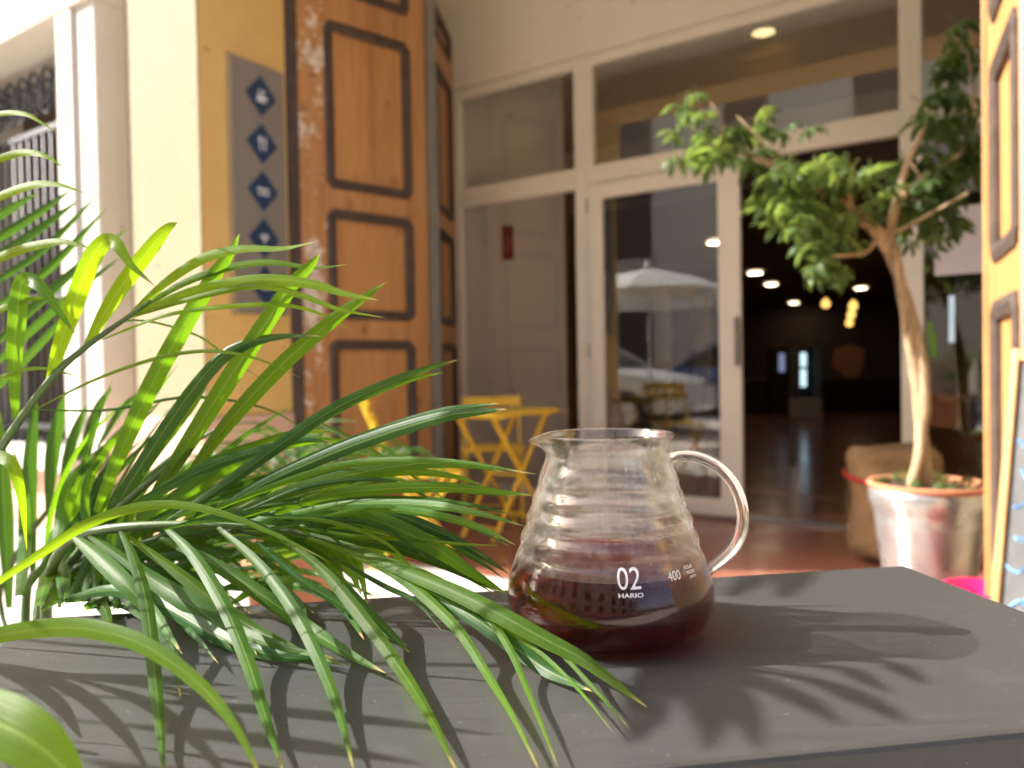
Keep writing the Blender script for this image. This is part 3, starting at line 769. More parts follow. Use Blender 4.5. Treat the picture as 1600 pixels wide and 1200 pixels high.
for k in range(5):
    y = -.148 + k * .074
    MB().bar(T(-.285, y, .702), T(.285, y, .702), .066, .014).build('top_slat', M['yellow'], bt_, bevel=.003)
for x in (-.22, .22): MB().bar(T(x, -.17, .686), T(x, .17, .686), .03, .016).build('top_batten', M['yellow'], bt_, bevel=.003)
for x in (-.285, .285): MB().bar(T(x, -.185, .703), T(x, .185, .703), .012, .024).build('top_edge', M['yellow'], bt_, bevel=.003)
for y in (-.135, .135):
    MB().bar(T(-.25, y, .68), T(.25, y, 0), .026, .014, upv).build('leg', M['yellow'], bt_, bevel=.003)
    MB().bar(T(.25, y * .86, .68), T(-.25, y * .86, 0), .026, .014, upv).build('leg', M['yellow'], bt_, bevel=.003)
for x in (-.20, .20): MB().bar(T(x, -.135, .06), T(x, .135, .06), .013, .013).build('rung', M['yellow'], bt_)
MB().bar(T(0, -.135, .34), T(0, .135, .34), .013, .013).build('rung', M['yellow'], bt_)

# ------------------------------------------------------------------ tree in the silver pot
PC = Vector((1.69, 3.12, 0))
tr = empty('potted_tree', PC, 'umbrella tree with a twisted bare trunk in a dented silver pot', 'tree')
prof = [(.155, 0), (.16, .01), (.165, .05), (.185, .18), (.205, .30), (.207, .31), (.205, .32), (.214, .36), (.226, .39), (.228, .42), (.222, .445), (.210, .447), (.205, .43)]
mb = MB().lathe(prof, PC, 56)
for v in mb.v:      # dents
    a = math.atan2(v.y - PC.y, v.x - PC.x); k = 1 + .018 * math.sin(3 * a + 7 * v.z) + .012 * math.sin(7 * a + 16 * v.z)
    v.x = PC.x + (v.x - PC.x) * k; v.y = PC.y + (v.y - PC.y) * k
pt = mb.build('pot', M['silverpot'], tr, smooth=True)
MB().lathe([(.198, .42), (.226, .446), (.232, .455), (.226, .466), (.208, .464), (.198, .45)], PC, 48, True).build('inner_pot_rim', M['terracotta'], pt, smooth=True)
MB().lathe([(.205, .438), (.1, .45), (.02, .455)], PC, 24).build('soil', M['soil'], pt)
TY = 3.1
tp = [P(1437, 762, TY), P(1440, 700, TY), P(1441, 630, TY), P(1434, 560, TY), P(1420, 490, TY), P(1404, 430, TY), P(1388, 385, TY)]
tcur = catmull(tp, 40)
for ph, nm in ((0, 'trunk'), (math.pi, 'trunk')):
    q = []; rr = []
    for i, p in enumerate(tcur):
        a = ph + i / 40 * 5.2; d = .018 * (1 - .3 * i / 40) + .012 * max(0, 1 - i / 8)
        q.append(p + Vector((math.cos(a) * d, math.sin(a) * d, 0))); rr.append((.025 if ph == 0 else .021) * (1.12 - .25 * i / 40) * (1 + .06 * math.sin(i * 1.1)))
    MB().tube(q, rr, 12).build(nm, M['bark'], tr, smooth=True)
def branch(pts, r0, r1):
    c = catmull(pts, 16); MB().tube(c, [r0 + (r1 - r0) * i / 16 for i in range(17)], 8).build('branch', M['bark'], tr, smooth=True); return c
B1 = branch([P(1390, 390, TY), P(1360, 352, TY - .02), P(1300, 310, TY - .05), P(1250, 280, TY - .08), P(1190, 250, TY - .05), P(1120, 225, TY)], .030, .010)
B2 = branch([P(1388, 395, TY), P(1392, 350, TY), P(1405, 300, TY + .02), P(1420, 250, TY + .03), P(1450, 190, TY + .05)], .026, .010)
B3 = branch([P(1405, 310, TY), P(1450, 270, TY + .05), P(1500, 240, TY + .1), P(1520, 160, TY + .1), P(1515, 80, TY + .12)], .016, .006)
B4 = branch([P(1330, 330, TY - .03), P(1320, 280, TY - .1), P(1325, 255, TY - .15)], .014, .006)
B5 = branch([P(1370, 372, TY), P(1350, 395, TY - .05), P(1300, 400, TY - .1)], .012, .005)
MB().tube([P(1384, 372, TY - .04), P(1512, 302, TY - .08)], .007, 6).build('tie_cane', M['bark'], tr)
# palmate leaves: a ring of drooping leaflets on a stalk, three shapes shared by all copies
def palmate(name, n, L, droop, w):
    m = MB(); uv = []
    for k in range(n):
        a = 2 * math.pi * k / n + random.uniform(-.15, .15); l = L * random.uniform(.8, 1.1); dr = droop * random.uniform(.7, 1.3)
        d = Vector((math.cos(a), math.sin(a), 0)); sd_ = Vector((-d.y, d.x, 0))
        b0 = len(m.v); N = 5
        for i in range(N + 1):
            t = i / N; ww = w * l * (math.sin(math.pi * min(1, t * .93 + .07)) ** .7) * (1 if i < N else .05)
            p = d * (l * (.12 + .88 * t) * math.cos(dr * t)) + Vector((0, 0, -l * t * math.sin(dr * t) * 1.0))
            for u in (-1, 0, 1):
                m.v.append(p + sd_ * (u * ww) + Vector((0, 0, .18 * ww * abs(u)))); uv.append(((u + 1) / 2, min(t, .9)))
        for i in range(N):
            for u in range(2): m.f.append((b0 + i * 3 + u, b0 + i * 3 + u + 1, b0 + i * 3 + u + 4, b0 + i * 3 + u + 3))
    b0 = len(m.v)
    m.tube([Vector((0, 0, .0)), Vector((0, 0, L * .5))], .0022, 3, False); uv += [(.5, .5)] * (len(m.v) - b0)
    me = bpy.data.meshes.new(name); me.from_pydata(m.v, [], m.f)
    l_ = me.uv_layers.new(name='UVMap')
    for lp in me.loops: l_.data[lp.index].uv = uv[lp.vertex_index]
    me.polygons.foreach_set('use_smooth', [True] * len(me.polygons)); me.materials.append(M['treeleaf']); return me
LV = [palmate('leaf', 8, .105, .62, .15), palmate('leaf', 7, .095, .78, .16), palmate('leaf', 6, .115, .50, .14), palmate('leaf', 7, .075, .6, .17)]
def clump(cx, cy, Y, rx, ry, ryd, n):
    for _ in range(n):
        for _t in range(50):
            x, y, z = (random.uniform(-1, 1) for _ in range(3))
            if x * x + y * y + z * z < 1: break
        p = P(cx + x * rx, cy + y * ry, Y + z * ryd)
        o = bpy.data.objects.new('leaf', random.choice(LV)); COL.objects.link(o); o.parent = tr
        o.location = p - PC
        o.rotation_euler = (random.uniform(-.55, .85), random.uniform(-.7, .7), random.uniform(0, 6.28))
        s_ = random.uniform(.6, 1.2); o.scale = (s_, s_, s_)
clump(1290, 268, TY - .14, 78, 26, .18, 24)
clump(1285, 330, TY - .08, 75, 55, .2, 26)
clump(1285, 395, TY, 60, 40, .12, 15)
clump(1320, 430, TY, 22, 16, .06, 4)
clump(1222, 310, TY, 34, 55, .15, 12)
clump(1105, 195, TY, 62, 62, .15, 20)
clump(1085, 250, TY, 30, 30, .1, 6)
clump(1185, 225, TY, 55, 55, .12, 12)
clump(1240, 200, TY + .1, 40, 20, .1, 4)
clump(1475, 255, TY + .08, 60, 60, .18, 28)
clump(1455, 345, TY + .12, 55, 50, .15, 26)
clump(1500, 110, TY + .12, 42, 90, .15, 28)
clump(1400, 290, TY + .1, 35, 50, .15, 14)
clump(1470, 175, TY + .1, 35, 45, .12, 12)
for (a, b) in (((1200, 255), (1150, 180)), ((1150, 235), (1085, 230)), ((1280, 300), (1230, 340)), ((1310, 315), (1300, 390)), ((1420, 250), (1450, 330)), ((1500, 240), (1460, 270)), ((1250, 280), (1290, 250)), ((1130, 228), (1110, 160)), ((1518, 120), (1490, 60))):
    MB().tube([P(*a, TY - .02), P((a[0] + b[0]) / 2 + 8, (a[1] + b[1]) / 2 - 6, TY), P(*b, TY)], [.005, .004, .002], 5).build('twig', M['bark'], tr, smooth=True)
# weeds on the soil
for i in range(26):
    a = random.uniform(0, 6.28); r_ = random.uniform(.09, .2)
    o = bpy.data.objects.new('weed_leaf', LV[1]); COL.objects.link(o); o.parent = tr
    o.location = Vector((math.cos(a) * r_, math.sin(a) * r_, .465 + random.uniform(0, .02))); o.rotation_euler = (random.uniform(-.5, .5), random.uniform(-.5, .5), a); s_ = random.uniform(.28, .5); o.scale = (s_,) * 3
for k in range(5):
    o = bpy.data.objects.new('weed_leaf', LV[2]); COL.objects.link(o); o.parent = tr
    o.location = Vector((.205 + .01 * k, -.08 - .01 * k, .47 - .02 * k)); o.rotation_euler = (.4, .9, k); o.scale = (.4,) * 3

# burlap sack
sc = Vector((1.845, 3.72, 0))
mb = MB().lathe([(.16, 0), (.20, .03), (.215, .12), (.20, .22), (.195, .30), (.212, .38), (.205, .46), (.215, .50), (.19, .545), (.15, .55), (.165, .51), (.13, .47), (.01, .46)], sc, 40)
for v in mb.v:
    a = math.atan2(v.y - sc.y, v.x - sc.x); k = 1 + .05 * math.sin(3 * a + 9 * v.z) + .025 * math.sin(8 * a - 20 * v.z) + .02 * math.sin(13 * a + 31 * v.z)
    v.x = sc.x + (v.x - sc.x) * k; v.y = sc.y + (v.y - sc.y) * k; v.z += .02 * math.sin(2 * a + 1) * v.z
sk = empty('coffee_sack', sc, 'slumped brown burlap sack behind the silver pot', 'sack')
mb.build('sack_cloth', M['burlap'], sk, smooth=True, subsurf=1)
mb = MB()
pts = [sc + Vector((math.cos(a) * .221, math.sin(a) * .221, .405 + .012 * math.sin(3 * a))) for a in [2 * math.pi * k / 32 for k in range(33)]]
mb.tube(pts, .012, 6); mb.build('red_stripe', M['red'], sk, smooth=True)

# magenta bucket
bc = Vector((1.575, 2.58, 0))
e = empty('plastic_bucket', bc, 'bright magenta plastic bucket beside the silver pot', 'bucket')
MB().lathe([(.085, 0), (.09, .01), (.110, .175), (.117, .177), (.117, .19), (.105, .19), (.085, .02), (.0, .018)], bc, 32).build('bucket_body', M['magenta'], e, smooth=True)
hp = [bc + Vector((math.cos(a) * .118, -.02 - abs(math.sin(a)) * .06, .165 - math.sin(a) * .10)) for a in [math.pi * k / 12 for k in range(13)]]
MB().tube(hp, .003, 5).build('handle', M['chrome'], e)

# ------------------------------------------------------------------ chalkboard on an easel frame
bu = Vector((.60, -.80, 0))                   # board width direction
bn = Vector((-.80, -.60, 0))                  # facing
lean = Vector((-bn.x * .22, -bn.y * .22, 1)).normalized()
o0 = Vector((1.000, 1.665, .0))
Hc = 1.0; Wc = .50
ck = empty('chalkboard', o0, 'leaning pavement chalkboard with blue chalk writing in a pine frame', 'chalkboard')
nn = bu.cross(lean).normalized()
if nn.dot(bn) < 0: nn = -nn
def ckbox(a0, a1, b0, b1, d0, d1, name, mat, bev=.003):
    o = o0 + bu * a0 + lean * b0 + nn * d0
    return MB().obox(o, bu * (a1 - a0), lean * (b1 - b0), nn * (d1 - d0)).build(name, M[mat], ck, bevel=bev)
ckbox(.018, Wc - .018, .03, Hc - .03, -.006, .004, 'board', 'chalkboard', 0)
ckbox(0, .018, 0, Hc, -.012, .014, 'frame', 'woodPanel'); ckbox(Wc - .018, Wc, 0, Hc, -.012, .014, 'frame', 'woodPanel')
ckbox(.018, Wc - .018, 0, .03, -.012, .014, 'frame', 'woodPanel'); ckbox(.018, Wc - .018, Hc - .03, Hc, -.012, .014, 'frame', 'woodPanel')
for a in (0.01, Wc - .04):
    p = o0 + bu * a + lean * (Hc - .02) - nn * .02; q = o0 + bu * a - nn * .42; q.z = .0
    MB().bar(p, q, .028, .02).build('rear_leg', M['woodPanel'], ck)
def scrib(a, b, w, n, h, mat):
    pts = []
    for i in range(n * 4 + 1):
        t = i / (n * 4)
        pts.append(o0 + bu * (a + w * t + random.uniform(-.006, .006)) + lean * (b + random.uniform(-1, 1) * h * random.choice((.3, .6, 1))) + nn * .0055)
    MB().tube(pts, random.uniform(.002, .0035), 4).build('chalk_line', M[mat], ck)
for i, b in enumerate((.36, .43, .50, .57, .64, .71, .77)):
    scrib(.026 + .012 * (i % 2), b, .10 + .03 * (i % 3), 4, .022, 'chalkblue'); scrib(.22, b, .22, 6, .020, 'chalkblue')
for b in (.84, .90, .96): scrib(.05, b, .38, 8, .026, 'chalkwhite')

# ------------------------------------------------------------------ black stand that carries the jug
TZ = .81
TU = Vector((.9888, .150, 0)); TW = Vector((-.150, .9888, 0))
bl = Vector((-.280, .447, 0))                 # back left corner of the top
def tpt(a, b, z): v = bl + TU * a - TW * b; return Vector((v.x, v.y, z))
LT, WT = .556, .228
stnd = empty('black_stand', tpt(LT / 2, WT / 2, 0), 'narrow black painted wooden stand under the glass jug', 'stand')
def sb(a0, a1, b0, b1, z0, z1, name, bev=.003):
    return MB().obox(tpt(a0, b1, z0), TU * (a1 - a0), TW * (b1 - b0), Vector((0, 0, z1 - z0))).build(name, M['tabletop'], stnd, bevel=bev)
sb(0, LT, 0, WT, TZ - .022, TZ, 'top_board', .0025)
sb(.004, LT - .004, WT - .02, WT - .004, TZ - .16, TZ - .0225, 'apron'); sb(.004, LT - .004, .004, .02, TZ - .16, TZ - .0225, 'apron')
sb(.004, .02, .0205, WT - .0205, TZ - .16, TZ - .0225, 'apron'); sb(LT - .02, LT - .004, .0205, WT - .0205, TZ - .16, TZ - .0225, 'apron')
for a in (.004, LT - .05):
    for b in (.004, WT - .05): sb(a, a + .046, b, b + .046, 0, TZ - .1605, 'leg')

# ------------------------------------------------------------------ glass jug
JX = Vector((.0505, .411, TZ + .0004))
vd = Vector((-JX.x, -JX.y, 0)).normalized(); vr = Vector((-vd.y, vd.x, 0))
if vr.x < 0: vr = -vr
PROF = [(0, 39), (.6, 42.5), (2, 46), (5, 50), (10, 53.3), (16, 54.9), (20, 55), (26, 54.4), (32, 52.8), (37, 51.0), (41, 49.7), (44, 48.1), (45.6, 47.6), (47.5, 47.5), (50.5, 47.2), (53, 46.0), (55.4, 44.6), (56.8, 44.25), (58.5, 44.25), (61.5, 43.8), (64, 42.5), (66.2, 41.2), (67.6, 40.85), (69.2, 40.85), (72, 40.2), (74.5, 38.9), (76.6, 37.8), (78, 37.5), (79.6, 37.45), (82, 36.9), (86, 35.6), (90, 34.0), (94, 33.0), (97.5, 32.9), (100.5, 33.7), (102.8, 35.0), (104, 35.6)]
def interp(z):
    for (a, ra), (b, rb) in zip(PROF, PROF[1:]):
        if a <= z <= b:
            t = (z - a) / (b - a); return ra + (rb - ra) * t
    return PROF[-1][1]
# smooth the profile with a spline
pc = catmull([Vector((r, z, 0)) for z, r in PROF], 150)
outer = [(p.x / 1000, p.y / 1000) for p in pc]
TH = .0019
inner = []
for i, (r, z) in enumerate(outer):
    a = Vector(outer[max(i - 1, 0)]); b = Vector(outer[min(i + 1, len(outer) - 1)]); d = (b - a).normalized()
    nr, nz = d.y, -d.x
    th = TH
    inner.append((r - nr * th, max(z - nz * th, .0026)))
SEG = 144
def spout(az, r, z):
    """pull the lip out on the left to a pouring spout"""
    d = (az - R(-94) + math.pi) % (2 * math.pi) - math.pi
    g_ = math.exp(-(d / R(14)) ** 2); k = max(0.0, min(1.0, (z - .0925) / .0115)); k = k * k * (3 - 2 * k)
    return r + .0072 * g_ * k, z - .0030 * g_ * k * k
def jdir(az): return vd * math.cos(az) + vr * math.sin(az)
def jugring(mb, r, z):
    for k in range(SEG):
        az = 2 * math.pi * k / SEG; rr, zz = spout(az, r, z); mb.v.append(JX + jdir(az) * rr + Vector((0, 0, zz)))
jug = empty('glass_jug', JX, 'ribbed glass coffee jug half full of black coffee on the black stand', 'jug')
mb = MB()
rings = [(.004, .0)] + outer
top_r, top_z = outer[-1]
rings += [(top_r - TH * .5, top_z + .0009)]
rings += inner[::-1] + [(.004, inner[0][1])]
for r, z in rings: jugring(mb, r, z)
for i in range(len(rings) - 1):
    for k in range(SEG):
        k2 = (k + 1) % SEG; mb.f.append((i * SEG + k, i * SEG + k2, (i + 1) * SEG + k2, (i + 1) * SEG + k))
mb.f.append(tuple(range(SEG))[::-1]); mb.f.append(tuple((len(rings) - 1) * SEG + k for k in range(SEG)))
mb.build('glass_body', M['glass'], jug, smooth=True)
LEVEL = .0375
mb = MB(); rc = [(.003, .0020)]
for (r, z), (ro, zo) in zip(inner, outer):
    if z < LEVEL: rc.append(((r + ro) / 2, (z + zo) / 2 if z > .0027 else .0020))
rl = (interp(LEVEL * 1000)) / 1000 - TH / 2
rc += [(rl, LEVEL), (rl - .0016, LEVEL - .0006), (.004, LEVEL - .0007)]
for r, z in rc:
    for k in range(96):
        mb.v.append(JX + jdir(2 * math.pi * k / 96) * r + Vector((0, 0, z)))
for i in range(len(rc) - 1):
    for k in range(96):
        k2 = (k + 1) % 96; mb.f.append((i * 96 + k, i * 96 + k2, (i + 1) * 96 + k2, (i + 1) * 96 + k))
mb.f.append(tuple(range(96))[::-1]); mb.f.append(tuple((len(rc) - 1) * 96 + k for k in range(96)))
mb.build('coffee', M['coffee'], jug, smooth=True, label='dark red brown coffee inside the jug')
hd = jdir(R(97))
hpts = [(33.5, 89.5), (37, 91.2), (43, 91.8), (51, 90.0), (60, 85.0), (67, 77.0), (71, 67.5), (72.2, 57.5), (70.5, 48.5), (66, 41.0), (60, 35.5), (54.5, 31.5), (50.5, 29.0)]
hc = catmull([JX + hd * (r / 1000) + Vector((0, 0, z / 1000)) for r, z in hpts], 60)
hr = []
for i in range(61):
    t = i / 60; e_ = .0012 * (math.exp(-(t / .05) ** 2) + math.exp(-((1 - t) / .05) ** 2))
    hr.append((.0050 + e_, .0030 + e_))
MB().tube(hc, hr, 18, flat=vd).build('handle', M['solidglass'], jug, smooth=True)

def textmesh(s, size, bold=0.0):
    cu = bpy.data.curves.new('txt', 'FONT'); cu.body = s; cu.size = size; cu.align_x = 'LEFT'; cu.offset = bold; cu.resolution_u = 3
    o = bpy.data.objects.new('txt', cu); COL.objects.link(o)
    me = o.evaluated_get(bpy.context.evaluated_depsgraph_get()).to_mesh()
    bpy.context.view_layer.update()
    vs = [v.co.copy() for v in me.vertices]; fs = [tuple(p.vertices) for p in me.polygons]
    o.to_mesh_clear(); bpy.data.objects.remove(o); bpy.data.curves.remove(cu)
    return vs, fs
def jugtext(s, cap, width, az0, z0, name='marking', bold=0.0, slope=0.0):
    vs, fs = textmesh(s, 1.0, bold)
    x0 = min(v.x for v in vs); x1 = max(v.x for v in vs); y0 = min(v.y for v in vs); y1 = max(v.y for v in vs)
    mb = MB(); out = []
    for v in vs:
        tx = ((v.x - x0) / (x1 - x0) - .5) * width; z = z0 + (v.y - y0) / (y1 - y0) * cap
        r = interp(z * 1000) / 1000 + .00025
        az = az0 + tx / r
        out.append(JX + jdir(az) * r + Vector((0, 0, z)))
    mb.add(out, fs); me_o = mb.build(name, M['print'], jug)
jugtext('02', .0098, .0112, R(10.5), .0352, bold=.0)
jugtext('HARIO', .0020, .0120, R(11.0), .0318, bold=.02)
jugtext('400', .0043, .0078, R(38), .0372)
jugtext('XGS-60', .0016, .0066, R(50.5), .0408)
jugtext('MADE IN', .0016, .0066, R(51.5), .0384)
jugtext('JAPAN', .0016, .0052, R(52.5), .0360)
# drops of condensation on the wall above the coffee
for i in range(150):
    az = random.uniform(0, 2 * math.pi); z = random.choice((.0455, .0565, .067, .0775, random.uniform(.04, .095))) + random.uniform(-.0015, .0015)
    r = interp(z * 1000) / 1000 - TH - .0002; rr = random.choice((.0003, .0004, .0005, .0006, .0009))
    c = JX + jdir(az) * r + Vector((0, 0, z))
    mb = MB(); mb.lathe([(rr * .3, -rr * 1.2), (rr * .95, -rr * .5), (rr, .0), (rr * .8, rr * .6), (rr * .2, rr * .95)], c, 8)
    mb.build('water_drop', M['solidglass'], jug, smooth=True)

# ------------------------------------------------------------------ palm beside the stand
CAMP = Vector((0, 0, CAM_Z))
def ribbon(pts, w, tw0=0.0, tw1=None, fold=.25, ns=22, base_w=.35, peak=.38, world_pts=False):
    """leaf blade through picture points (px,py,depth); w in metres"""
    if not world_pts: pts = [P(*p) for p in pts]
    c = catmull(pts, ns); tw1 = tw0 if tw1 is None else tw1
    m = MB(); uv = []
    for i, p in enumerate(c):
        t = i / ns
        tg = (c[min(i + 1, ns)] - c[max(i - 1, 0)]).normalized()
        V = (p - CAMP).normalized()
        S_ = tg.cross(V)
        if S_.length < .05: S_ = tg.orthogonal()
        S_.normalize(); Nn = S_.cross(tg).normalized()
        a = R(tw0 + (tw1 - tw0) * t); S2 = S_ * math.cos(a) + Nn * math.sin(a); N2 = Nn * math.cos(a) - S_ * math.sin(a)
        if t < peak: f = base_w + (1 - base_w) * math.sin(t / peak * math.pi / 2)
        else: f = max(.012, math.cos((t - peak) / (1 - peak) * math.pi / 2) ** .85)
        h = w * f / 2
        for u in (-1, -.5, 0, .5, 1):
            m.v.append(p + S2 * (u * h) + N2 * (fold * abs(u) * h - .04 * h * math.sin(abs(u) * math.pi))); uv.append((.5 + u / 2, t))
    for i in range(ns):
        for u in range(4): m.f.append((i * 5 + u, i * 5 + u + 1, i * 5 + u + 6, i * 5 + u + 5))
    return m, uv
def table_depth(a, b):
    # keep blades above the stand's top instead of passing through it
    y_h = 578 - .0175 * (a - 800)
    if b < 930 or a < 30: return 9.0
    return .1335 * FPX / (b - y_h)
def leaflet(frond, pts, wpx, tw=None, mat='palm', fold=None, peak=.38, name='leaflet', base_w=.35):
    ym = sum(p[2] for p in pts) / len(pts)
    tw = tw if tw is not None else (random.uniform(-35, 35), random.uniform(-35, 35))
    pts = [(a, b, min(d, table_depth(a, b))) for a, b, d in pts]
    m, uv = ribbon(pts, 0.86 * wpx / FPX * ym, tw[0], tw[1], random.uniform(.15, .4) if fold is None else fold, peak=peak, base_w=base_w)
    return m.build(name, M[mat], frond, smooth=True, uv=uv)
PB = Vector((-.42, .66, 0))
palm = empty('potted_palm', PB, 'large green palm with long arching leaflets spreading over the black stand', 'palm')
MB().lathe([(.13, 0), (.14, .01), (.165, .55), (.18, .56), (.18, .61), (.16, .61), (.155, .57), (.0, .565)], PB, 40).build('pot', M['terracotta'], palm, smooth=True)
MB().lathe([(.155, .571), (.05, .585), (.01, .588)], PB, 20).build('soil', M['soil'], palm)
CR = Vector((-.36, .60, .60))
def frond(pts, r0=.0045, r1=.0012, mat='stem', seg=26, from_base=True):
    q = [P(*p) if len(p) == 3 else p for p in pts]
    if from_base: q = [CR + Vector((random.uniform(-.03, .03), random.uniform(-.03, .03), 0))] + q
    c = catmull(q, seg); o = MB().tube(c, [r0 + (r1 - r0) * i / seg for i in range(seg + 1)], 7).build('frond', M[mat], palm, smooth=True)
    return o
# frond A: tall one at the picture's side, blades standing and arching out
fa = frond([(-30, 900, .55), (-20, 760, .52), (0, 703, .50), (77, 595, .485), (133, 543, .48), (203, 493, .475), (235, 470, .47)], .004, .001)
leaflet(fa, [(24, 655, .495), (22, 570, .49), (26, 500, .485), (33, 445, .48), (48, 437, .475), (68, 453, .47), (95, 490, .465), (120, 525, .46)], 31, (5, 20), 'palm', .15, .3)
leaflet(fa, [(77, 595, .485), (92, 545, .48), (118, 470, .475), (140, 410, .47), (163, 378, .465), (182, 381, .46), (203, 412, .455), (242, 447, .45)], 33, (-5, 15), 'palm_pale', .12, .33)
leaflet(fa, [(135, 542, .48), (160, 495, .475), (195, 440, .47), (235, 388, .465), (260, 358, .46), (278, 347, .455)], 29, (0, 10), 'palm_pale', .12, .45)
leaflet(fa, [(203, 492, .475), (260, 440, .47), (320, 402, .465), (380, 388, .46), (440, 388, .455), (492, 378, .45)], 20, (15, 50), 'palm_pale', .2)
leaflet(fa, [(208, 490, .475), (280, 445, .475), (350, 419, .475), (420, 409, .475), (490, 418, .475), (542, 413, .475)], 17, (25, 55), 'palm', .2)
leaflet(fa, [(212, 490, .475), (300, 455, .465), (400, 437, .455), (480, 442, .45), (540, 459, .445), (592, 469, .44)], 22, (10, 30), 'palm_pale', .2)
leaflet(fa, [(206, 495, .475), (300, 466, .46), (400, 446, .455), (470, 461, .45), (530, 483, .445), (603, 497, .44)], 13, (30, 10), 'palm_pale')
leaflet(fa, [(160, 530, .48), (260, 492, .475), (360, 478, .47), (440, 476, .47), (500, 490, .47), (552, 517, .47)], 10, (40, 20), 'palm_pale')
leaflet(fa, [(50, 642, .49), (150, 592, .48), (250, 558, .475), (330, 548, .47), (400, 560, .47), (470, 590, .47)], 9, (50, 20), 'palm_pale')
leaflet(fa, [(53, 640, .50), (170, 640, .52), (300, 620, .54), (420, 640, .56), (500, 690, .57)], 7, (50, 20), 'palm_dark')
leaflet(fa, [(133, 543, .48), (200, 500, .5), (300, 520, .51), (360, 560, .52), (420, 600, .52)], 6, (60, 30), 'palm')
for pts, w in (([(-70, 215, .50), (-20, 184, .49), (10, 176, .485), (40, 178, .48), (62, 190, .475), (88, 206, .47)], 11),
               ([(-70, 290, .50), (-20, 256, .49), (20, 241, .485), (50, 238, .48), (76, 246, .475), (102, 264, .47)], 15),
               ([(-70, 360, .50), (-20, 318, .49), (20, 298, .485), (60, 287, .48), (95, 289, .475), (135, 303, .47)], 18),
               ([(-70, 460, .50), (-20, 414, .49), (20, 393, .485), (70, 380, .48), (105, 378, .475), (150, 390, .47)], 20),
               ([(-70, 540, .50), (-20, 496, .49), (20, 474, .485), (60, 465, .48), (100, 463, .475)], 14),
               ([(-60, 620, .50), (0, 590, .49), (60, 575, .485), (130, 590, .48)], 9)):
    leaflet(fa, pts, w, (random.uniform(20, 40), random.uniform(20, 45)), 'palm_pale', .2)
# frond B: broad blades rising to the upper right
fb = frond([(62, 965, .57), (110, 880, .53), (180, 800, .51), (250, 740, .50), (300, 700, .495)], .0045, .0014)
leaflet(fb, [(150, 800, .51), (185, 715, .50), (235, 605, .49), (290, 505, .48), (335, 430, .475), (360, 395, .47), (374, 365, .465)], 33, (-5, 5), 'palm', .3, .35)
leaflet(fb, [(108, 940, .52), (165, 820, .51), (235, 705, .50), (300, 610, .49), (350, 555, .48), (400, 532, .475), (450, 524, .47), (505, 525, .465)], 30, (10, 45), 'palm_dark', .3, .3)
leaflet(fb, [(215, 815, .50), (270, 730, .495), (340, 620, .485), (405, 520, .475), (455, 447, .47), (485, 415, .465), (500, 396, .46)], 34, (5, -5), 'palm', .3, .35)
leaflet(fb, [(275, 775, .495), (345, 675, .485), (430, 580, .475), (510, 508, .465), (560, 470, .46), (605, 440, .455)], 30, (0, 10), 'palm', .3, .35)
leaflet(fb, [(190, 800, .52), (235, 720, .52), (280, 660, .52), (310, 620, .515), (335, 570, .51)], 16, (0, 30), 'palm')
for i in range(14):
    x = random.uniform(40, 230); y = 955 - random.uniform(0, 40); l = random.uniform(110, 260); a = R(random.uniform(48, 108))
    d = random.uniform(.54, .66)
    leaflet(fb, [(x, y, d), (x + l * .4 * math.cos(a), y - l * .45 * math.sin(a), d), (x + l * .8 * math.cos(a - .1), y - l * .8 * math.sin(a - .1), d + .02), (x + l * math.cos(a - .25), y - l * math.sin(a - .25), d + .03)], random.uniform(16, 34), mat=random.choice(['palm', 'palm_dark', 'palm']))
